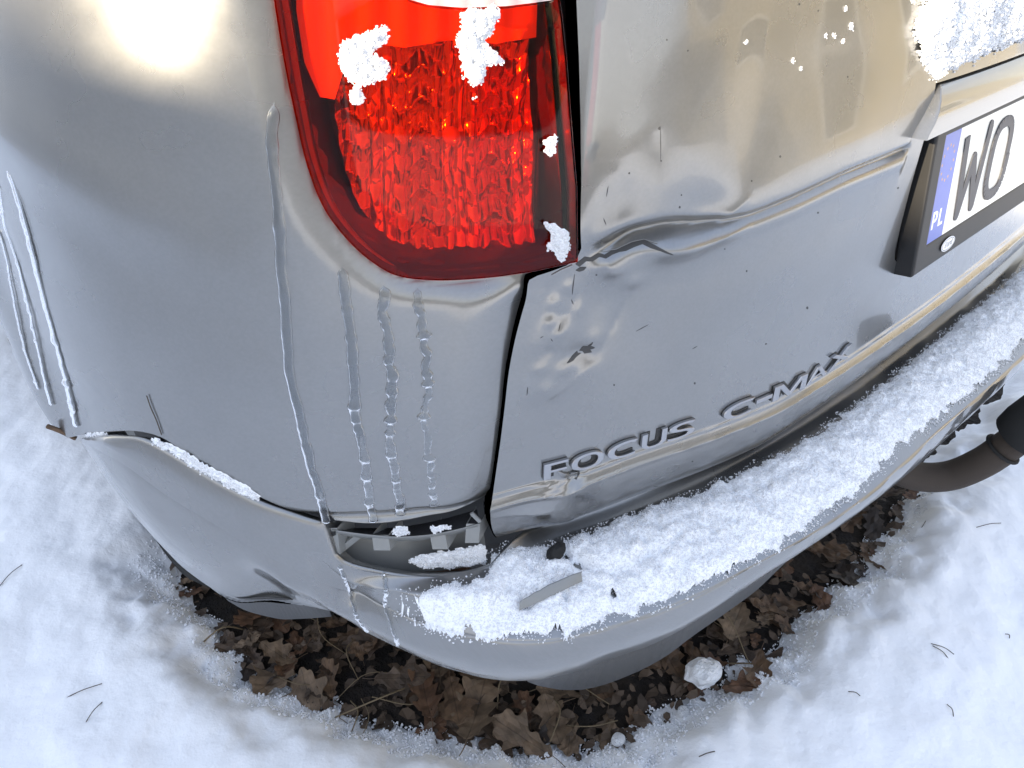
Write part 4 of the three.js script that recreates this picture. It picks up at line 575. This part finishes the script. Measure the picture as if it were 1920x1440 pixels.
{ // fallen oak leaves
  const half = [[0, 0], [.05, .02], [.16, .10], [.13, .16], [.22, .26], [.34, .33], [.24, .40], [.22, .46], [.34, .54], [.43, .64], [.30, .67], [.23, .71], [.27, .80], [.25, .88], [.15, .90], [.08, .97], [0, 1]];
  const variant = v => { const s = new THREE.Shape(), h = half.map(p => [p[0] * (1 + .25 * Math.sin(p[1] * 9 + v)), p[1]]); s.moveTo(0, 0); const sp = new THREE.SplineCurve(h.map(p => new THREE.Vector2(p[0], p[1]))).getPoints(30), sl = new THREE.SplineCurve(half.map(p => new THREE.Vector2(-p[0] * (1 + .25 * Math.sin(p[1] * 8 + v * 2)), p[1]))).getPoints(30); for (const p of sp) s.lineTo(p.x, p.y); for (const p of sl.reverse()) s.lineTo(p.x, p.y);
    let g = new THREE.ShapeGeometry(s); // subdivide by clipping to a grid for bending
    const poly = s.getPoints().map(p => [p.x, p.y]), pos = [], C = .11; for (let x = -.55; x < .55; x += C) for (let y = 0; y < 1; y += C) { let q = poly; for (const [ix, lim, sg] of [[0, x, 1], [0, x + C, -1], [1, y, 1], [1, y + C, -1]]) { const o = []; for (let k = 0; k < q.length; k++) { const a = q[k], b = q[(k + 1) % q.length], ia = (a[ix] - lim) * sg >= 0, ib = (b[ix] - lim) * sg >= 0; if (ia) o.push(a); if (ia !== ib) { const t = (lim - a[ix]) / (b[ix] - a[ix]); o.push([lerp(a[0], b[0], t), lerp(a[1], b[1], t)]); } } q = o; if (q.length < 3) break; } if (q.length < 3) continue; const sh = q.map(p => new THREE.Vector2(p[0], p[1])); if (Math.abs(THREE.ShapeUtils.area(sh)) < 1e-5) continue; for (const t of THREE.ShapeUtils.triangulateShape(sh, [])) for (const k of t) pos.push(q[k][0], 0, q[k][1]); }
    const curl = rr(.25, .7), roll = rr(.3, 1.0), tw = rr(-.5, .5); for (let i = 0; i < pos.length; i += 3) { const x = pos[i], z = pos[i + 2]; pos[i + 1] = curl * Math.pow(z - .45, 2) * .7 + roll * x * x * .9 + tw * x * (z - .5) - .06 * Math.exp(-x * x / .0012) * 0 + .07 * fbm(x * 3 + v * 7, z * 3, v, 2) + .02 * Math.abs(x) * Math.sin(z * 40); }
    g = new THREE.BufferGeometry(); g.setAttribute('position', new THREE.Float32BufferAttribute(pos, 3)); const uv = []; for (let i = 0; i < pos.length; i += 3) uv.push(pos[i] + .5, pos[i + 2]); g.setAttribute('uv', new THREE.Float32BufferAttribute(uv, 2));
    const stem = new THREE.TubeGeometry(new THREE.CatmullRomCurve3([V(0, .05, .02), V(.01, .03, -.1), V(.04, .02, -.22)]), 5, .009, 4).toNonIndexed(); g.computeVertexNormals(); const m = mergeGeometries([g, stem]); m.computeBoundingBox(); m.translate(0, -m.boundingBox.min.y, -.4); return m; };
  const geos = [0, 1, 2, 3, 4, 5].map(variant);
  const veins = noiseTex(128, 128, (u, v) => { const x = u - .5, a = Math.abs(x) < .012 ? -.3 : 0, b = Math.abs(Math.sin((v - Math.abs(x) * .9) * 22)) < .1 ? -.18 : 0, n = tnoise(u, v, 3, 4); const g = .85 + .25 * n + a * .5 + b * .5; return [g, g * .97, g * .93]; }, true);
  const tones = [[.15, .095, .057], [.085, .057, .039], [.20, .145, .098], [.05, .038, .031], [.115, .084, .062], [.15, .082, .047]].map(c => new THREE.MeshStandardMaterial({ map: veins, color: col(...c), roughness: .7, side: THREE.DoubleSide }));
  const names = ['tawny', 'dark brown', 'pale tan', 'blackish brown', 'dull brown', 'reddish brown'];
  const leaf = (x, z, y, s, ry, tx, tz, k, t, label, group) => { const m = mesh('oak_leaf', geos[k], tones[t]); m.position.set(x, y, z); m.scale.set(s * rr(.7, .95), s * rr(.8, 1.2), s * 1.08); m.rotation.set(tx, ry, tz, 'YXZ'); tag(m, label, 'leaf', group); };
  // leaves one can single out
  for (const [px, py, s, ry, k, t, label] of [[890, 1342, .095, 2.2, 0, 2, 'broad pale tan oak leaf at the snow edge below the bumper corner'], [990, 1385, .085, 3.4, 1, 2, 'fan shaped tan oak leaf poking from the snow below the bumper corner'], [745, 1268, .075, .8, 2, 4, 'dull tan oak leaf lying under the bumper corner ice thread'], [1385, 1285, .055, 1.0, 3, 5, 'curled ochre oak leaf standing beside a snow lump'], [1425, 1247, .06, -1.1, 4, 0, 'single brown oak leaf lying on the snow'], [1375, 1172, .09, 1.9, 5, 2, 'rounded tan oak leaf under the bumper middle'], [800, 1310, .08, 2.7, 0, 5, 'russet oak leaf hanging toward the snow'], [850, 1300, .075, -.5, 1, 0, 'tawny oak leaf beneath the bumper lower edge']]) {
    const p = onY(px, py, .03); leaf(p.x, p.z, .022 + .2 * Math.max(0, snowDepth(p.x, p.z)), s, ry, rr(-.2, .35), rr(-.3, .3), k, t, label); }
  let n = 0; for (let tries = 0; tries < 4000 && n < 290; tries++) { const p = onY(rr(300, 1880), rr(880, 1430), .02); if (!inPoly(leafZone, p.x, p.z) && edgeDist(leafZone, p.x, p.z) > .02) continue; if (p.z < -.75) continue; const t = Math.floor(rnd() * 6);
    leaf(p.x, p.z, rr(.0, .014), lerp(.026, .082, Math.pow(rnd(), 1.4)), rr(0, 6.28), rr(-.28, .28), rr(-.28, .28), Math.floor(rnd() * 6), t, names[t] + ' fallen oak leaf in the litter under the bumper', names[t] + ' oak leaves in the litter'); n++; }
  { const bits = new THREE.BufferGeometry(), q = [[0, 0], [.9, .25], [.6, .8], [.1, 1], [-.5, .7], [-.8, .2]], pos = []; for (let i = 1; i < q.length - 1; i++) for (const k of [0, i, i + 1]) pos.push(q[k][0], .12 * Math.sin(k * 2.1), q[k][1]); bits.setAttribute('position', new THREE.Float32BufferAttribute(pos, 3)); bits.computeVertexNormals();
    const N = 1300, im = new THREE.InstancedMesh(bits, new THREE.MeshStandardMaterial({ color: 0xffffff, roughness: .8, side: THREE.DoubleSide }), N), m = new THREE.Matrix4(), e = new THREE.Euler(), qq = new THREE.Quaternion(), c = new THREE.Color(); let k = 0;
    while (k < N) { const p = onY(rr(300, 1880), rr(880, 1430), .01); if (p.z < -.8 || (!inPoly(leafZone, p.x, p.z) && edgeDist(leafZone, p.x, p.z) > .025)) continue; e.set(rr(-.5, .5), rr(0, 6.3), rr(-.5, .5)); const z = rr(.004, .016); m.compose(V(p.x, rr(.001, .016), p.z), qq.setFromEuler(e), V(z, z, z)); im.setMatrixAt(k, m); const t = rr(.5, 1.2); im.setColorAt(k, c.setRGB(.085 * t, .058 * t, .038 * t)); k++; }
    im.name = 'leaf_litter'; scene.add(im); tag(im, 'torn bits of brown leaf litter on the soil', 'litter', null, 'stuff'); }
  // twigs, straws and pine needles
  const straw = new THREE.MeshStandardMaterial({ color: col(.16, .12, .07), roughness: .8 }), needle = new THREE.MeshStandardMaterial({ color: col(.07, .055, .04), roughness: .8 });
  const strand = (pts, r, mat, name, label, group) => tag(mesh(name, new THREE.TubeGeometry(new THREE.CatmullRomCurve3(pts), 10, r, 5), mat), label, name.replace('pine_', ''), group);
  const gy = (x, y) => { const p = onY(x, y, .05); const h = snowDepth(p.x, p.z); const q = onY(x, y, Math.max(.004, h)); q.y += .0016; return q; };
  for (const [a, b, label] of [[[115, 1315], [192, 1283], 'longest pine needle lying alone on the snow'], [[162, 1355], [192, 1318], 'short pine needle beside the longest needle'], [[0, 1100], [42, 1060], 'pine needle on the snow by the wheel arch side'], [[1745, 1208], [1788, 1228], 'upper of two crossed pine needles on the snow'], [[1748, 1212], [1780, 1240], 'lower of two crossed pine needles on the snow'], [[1590, 1298], [1612, 1306], 'short dark needle on snow right of the leaf litter'], [[1775, 1322], [1787, 1345], 'tiny upright needle on open snow'], [[1830, 990], [1876, 982], 'pale needle on the snow below the tow bar'], [[1310, 1420], [1340, 1410], 'dark twig bit at the edge of the leaf litter'], [[1720, 1000], [1735, 978], 'needle stuck in snow behind the bumper edge'], [[1884, 1190], [1892, 1198], 'speck of needle on open snow']])
    { const A = gy(...a), B = gy(...b), m = A.clone().lerp(B, .5).add(V(0, .004, .001)); strand([A, m, B], .0006, needle, 'pine_needle', label); }
  for (let k = 0; k < 46; k++) { const p = onY(rr(440, 1560), rr(1120, 1400), .02); if (!inPoly(leafZone, p.x, p.z)) { continue; } const a = rr(0, 6.28), L = rr(.04, .13), h = rr(.01, .05); strand([V(p.x, .006, p.z), V(p.x + Math.cos(a) * L * .5, h, p.z + Math.sin(a) * L * .5), V(p.x + Math.cos(a + .4) * L, rr(.004, .03), p.z + Math.sin(a + .4) * L)], rr(.0006, .0013), straw, 'straw', 'dry grass straw among the fallen leaves', 'dry straws among the leaves'); }
  // snow lumps by the litter
  for (const [x, y, r, label] of [[1318, 1262, .022, 'round snow lump beside the curled ochre leaf'], [1385, 1322, .009, 'small angular snow chunk below the curled leaf'], [1282, 1330, .007, 'small snow chunk at the tip of the leaf litter'], [1160, 1382, .009, 'flat snow flake on the leaf litter edge']]) { const p = onY(x, y, .02), g = new THREE.IcosahedronGeometry(r, 4), a = g.attributes.position; for (let i = 0; i < a.count; i++) { const q = V(a.getX(i), a.getY(i), a.getZ(i)), nn = 1 + .55 * fbm(q.x * 22 + x, q.y * 22, q.z * 22, 3); a.setXYZ(i, q.x * nn * 1.1, q.y * nn * .7, q.z * nn * .9); } g.computeVertexNormals(); g.translate(p.x, .012 + r * .5, p.z); tag(mesh('snow_lump', g, SNOW), label, 'snow'); }
  // brown leaf frozen to the arch joint
  { const p = onZ(118, 803, -.44); const m = mesh('frozen_twig', new THREE.TubeGeometry(new THREE.CatmullRomCurve3([onZ(96, 795, -.447), p, onZ(150, 818, -.43)].map(q => q.add(V(-.004, .002, .004)))), 10, .0022, 6), tones[0]); tag(m, 'brown twig frozen to the bumper joint at the wheel arch', 'twig'); }
  { const c = [[275, 742], [283, 765], [292, 785], [303, 815]].map(p => bodyPt(p[0], p[1], .001)); tag(mesh('pine_needle', new THREE.TubeGeometry(new THREE.CatmullRomCurve3(c), 12, .00045, 6), needle), 'dark needle stuck upright on the quarter panel above the bumper seam', 'needle'); }
}
// ---------------------------------------------------------------- surroundings that shade the car and show in its paint
{
  const plaster = noiseTex(256, 256, (u, v) => { const a = tnoise(u, v, 4, 5); const g = .9 + .12 * a; return [g, g, g]; }, true); plaster.repeat.set(.25, .25);
  const wall = new THREE.Group(); wall.name = 'shade_wall'; scene.add(wall); wall.position.set(-3.6, 0, 0); tag(wall, 'unseen pale wall with flat grey coping, set beside the car to shade it', 'wall');  // unseen wall; height, length and pale tone set for shade and reflections
  const wm = new THREE.MeshStandardMaterial({ map: plaster, color: col(.82, .83, .84), roughness: .9 });
  const b = new THREE.BoxGeometry(.25, 1.595, 7.4); b.translate(0, .7975, -1.9); mesh('wall_body', b, wm, wall);
  const cp = new THREE.BoxGeometry(.34, .06, 7.5); cp.translate(0, 1.626, -1.9); mesh('coping', cp, new THREE.MeshStandardMaterial({ color: col(.35, .35, .35), roughness: .9 }), wall);
  const h = new THREE.Group(); h.name = 'house'; scene.add(h); tag(h, 'yellow rendered house with gabled roof behind the car', 'house'); h.position.set(10, 0, 8.5); h.rotation.y = -Math.PI * .75;
  const ym = new THREE.MeshStandardMaterial({ map: plaster, color: col(.52, .45, .31), roughness: .9 });
  const wb = new THREE.BoxGeometry(11, 5.2, 7); wb.translate(0, 2.6, -3.5); mesh('wall', wb, ym, h);
  const rs = new THREE.Shape(); rs.moveTo(-4.1, 5.0); rs.lineTo(0, 8.2); rs.lineTo(4.1, 5.0); rs.lineTo(-4.1, 5.0); const rg = new THREE.ExtrudeGeometry(rs, { depth: 12, bevelEnabled: false }); rg.rotateY(Math.PI / 2); rg.translate(-6, .2, -3.5); mesh('roof', rg, new THREE.MeshStandardMaterial({ color: col(.16, .1, .08), roughness: .85 }), h);
  for (const y of [1.5, 3.9]) for (const x of [-4, -1.4, 1.4, 4]) { const fr = new THREE.BoxGeometry(1.25, 1.35, .12); fr.translate(x, y, .02); const w = mesh('window', fr, new THREE.MeshStandardMaterial({ color: col(.7, .7, .68), roughness: .6 }), h); const pn = new THREE.BoxGeometry(1.05, 1.15, .02); pn.translate(x, y, .085); mesh('pane', pn, new THREE.MeshPhysicalMaterial({ color: col(.03, .035, .04), roughness: .05, clearcoat: 1 }), w); }
}
{
  const sh = new THREE.Group(); sh.name = 'backdrop'; scene.add(sh); tag(sh, 'unseen long board barn with flat roof behind the car', 'backdrop'); sh.position.set(-5, 0, 11); sh.rotation.y = Math.PI;  // unseen backdrop, added and stretched wide to darken the tailgate reflections
  const bm = new THREE.MeshStandardMaterial({ color: col(.30, .28, .25), roughness: .9 }), c0 = new THREE.BoxGeometry(20.7, 2.9, 2.9); c0.translate(0, 1.45, -1.56); mesh('backdrop_core', c0, new THREE.MeshStandardMaterial({ color: col(.1, .09, .08), roughness: .9 }), sh);
  const pb = new THREE.BoxGeometry(.235, 2.9, .03); for (let k = 0; k < 84; k++) { const o = mesh('board', pb, bm, sh); o.position.set(-10.4 + k * .25, 1.45, -.09 + .004 * (k % 3)); }
  const rf = new THREE.BoxGeometry(21.4, .14, 3.5); rf.translate(0, 2.98, -1.5); mesh('roof', rf, new THREE.MeshStandardMaterial({ color: col(.6, .6, .62), roughness: .9 }), sh);
}
renderer.render(scene, camera);
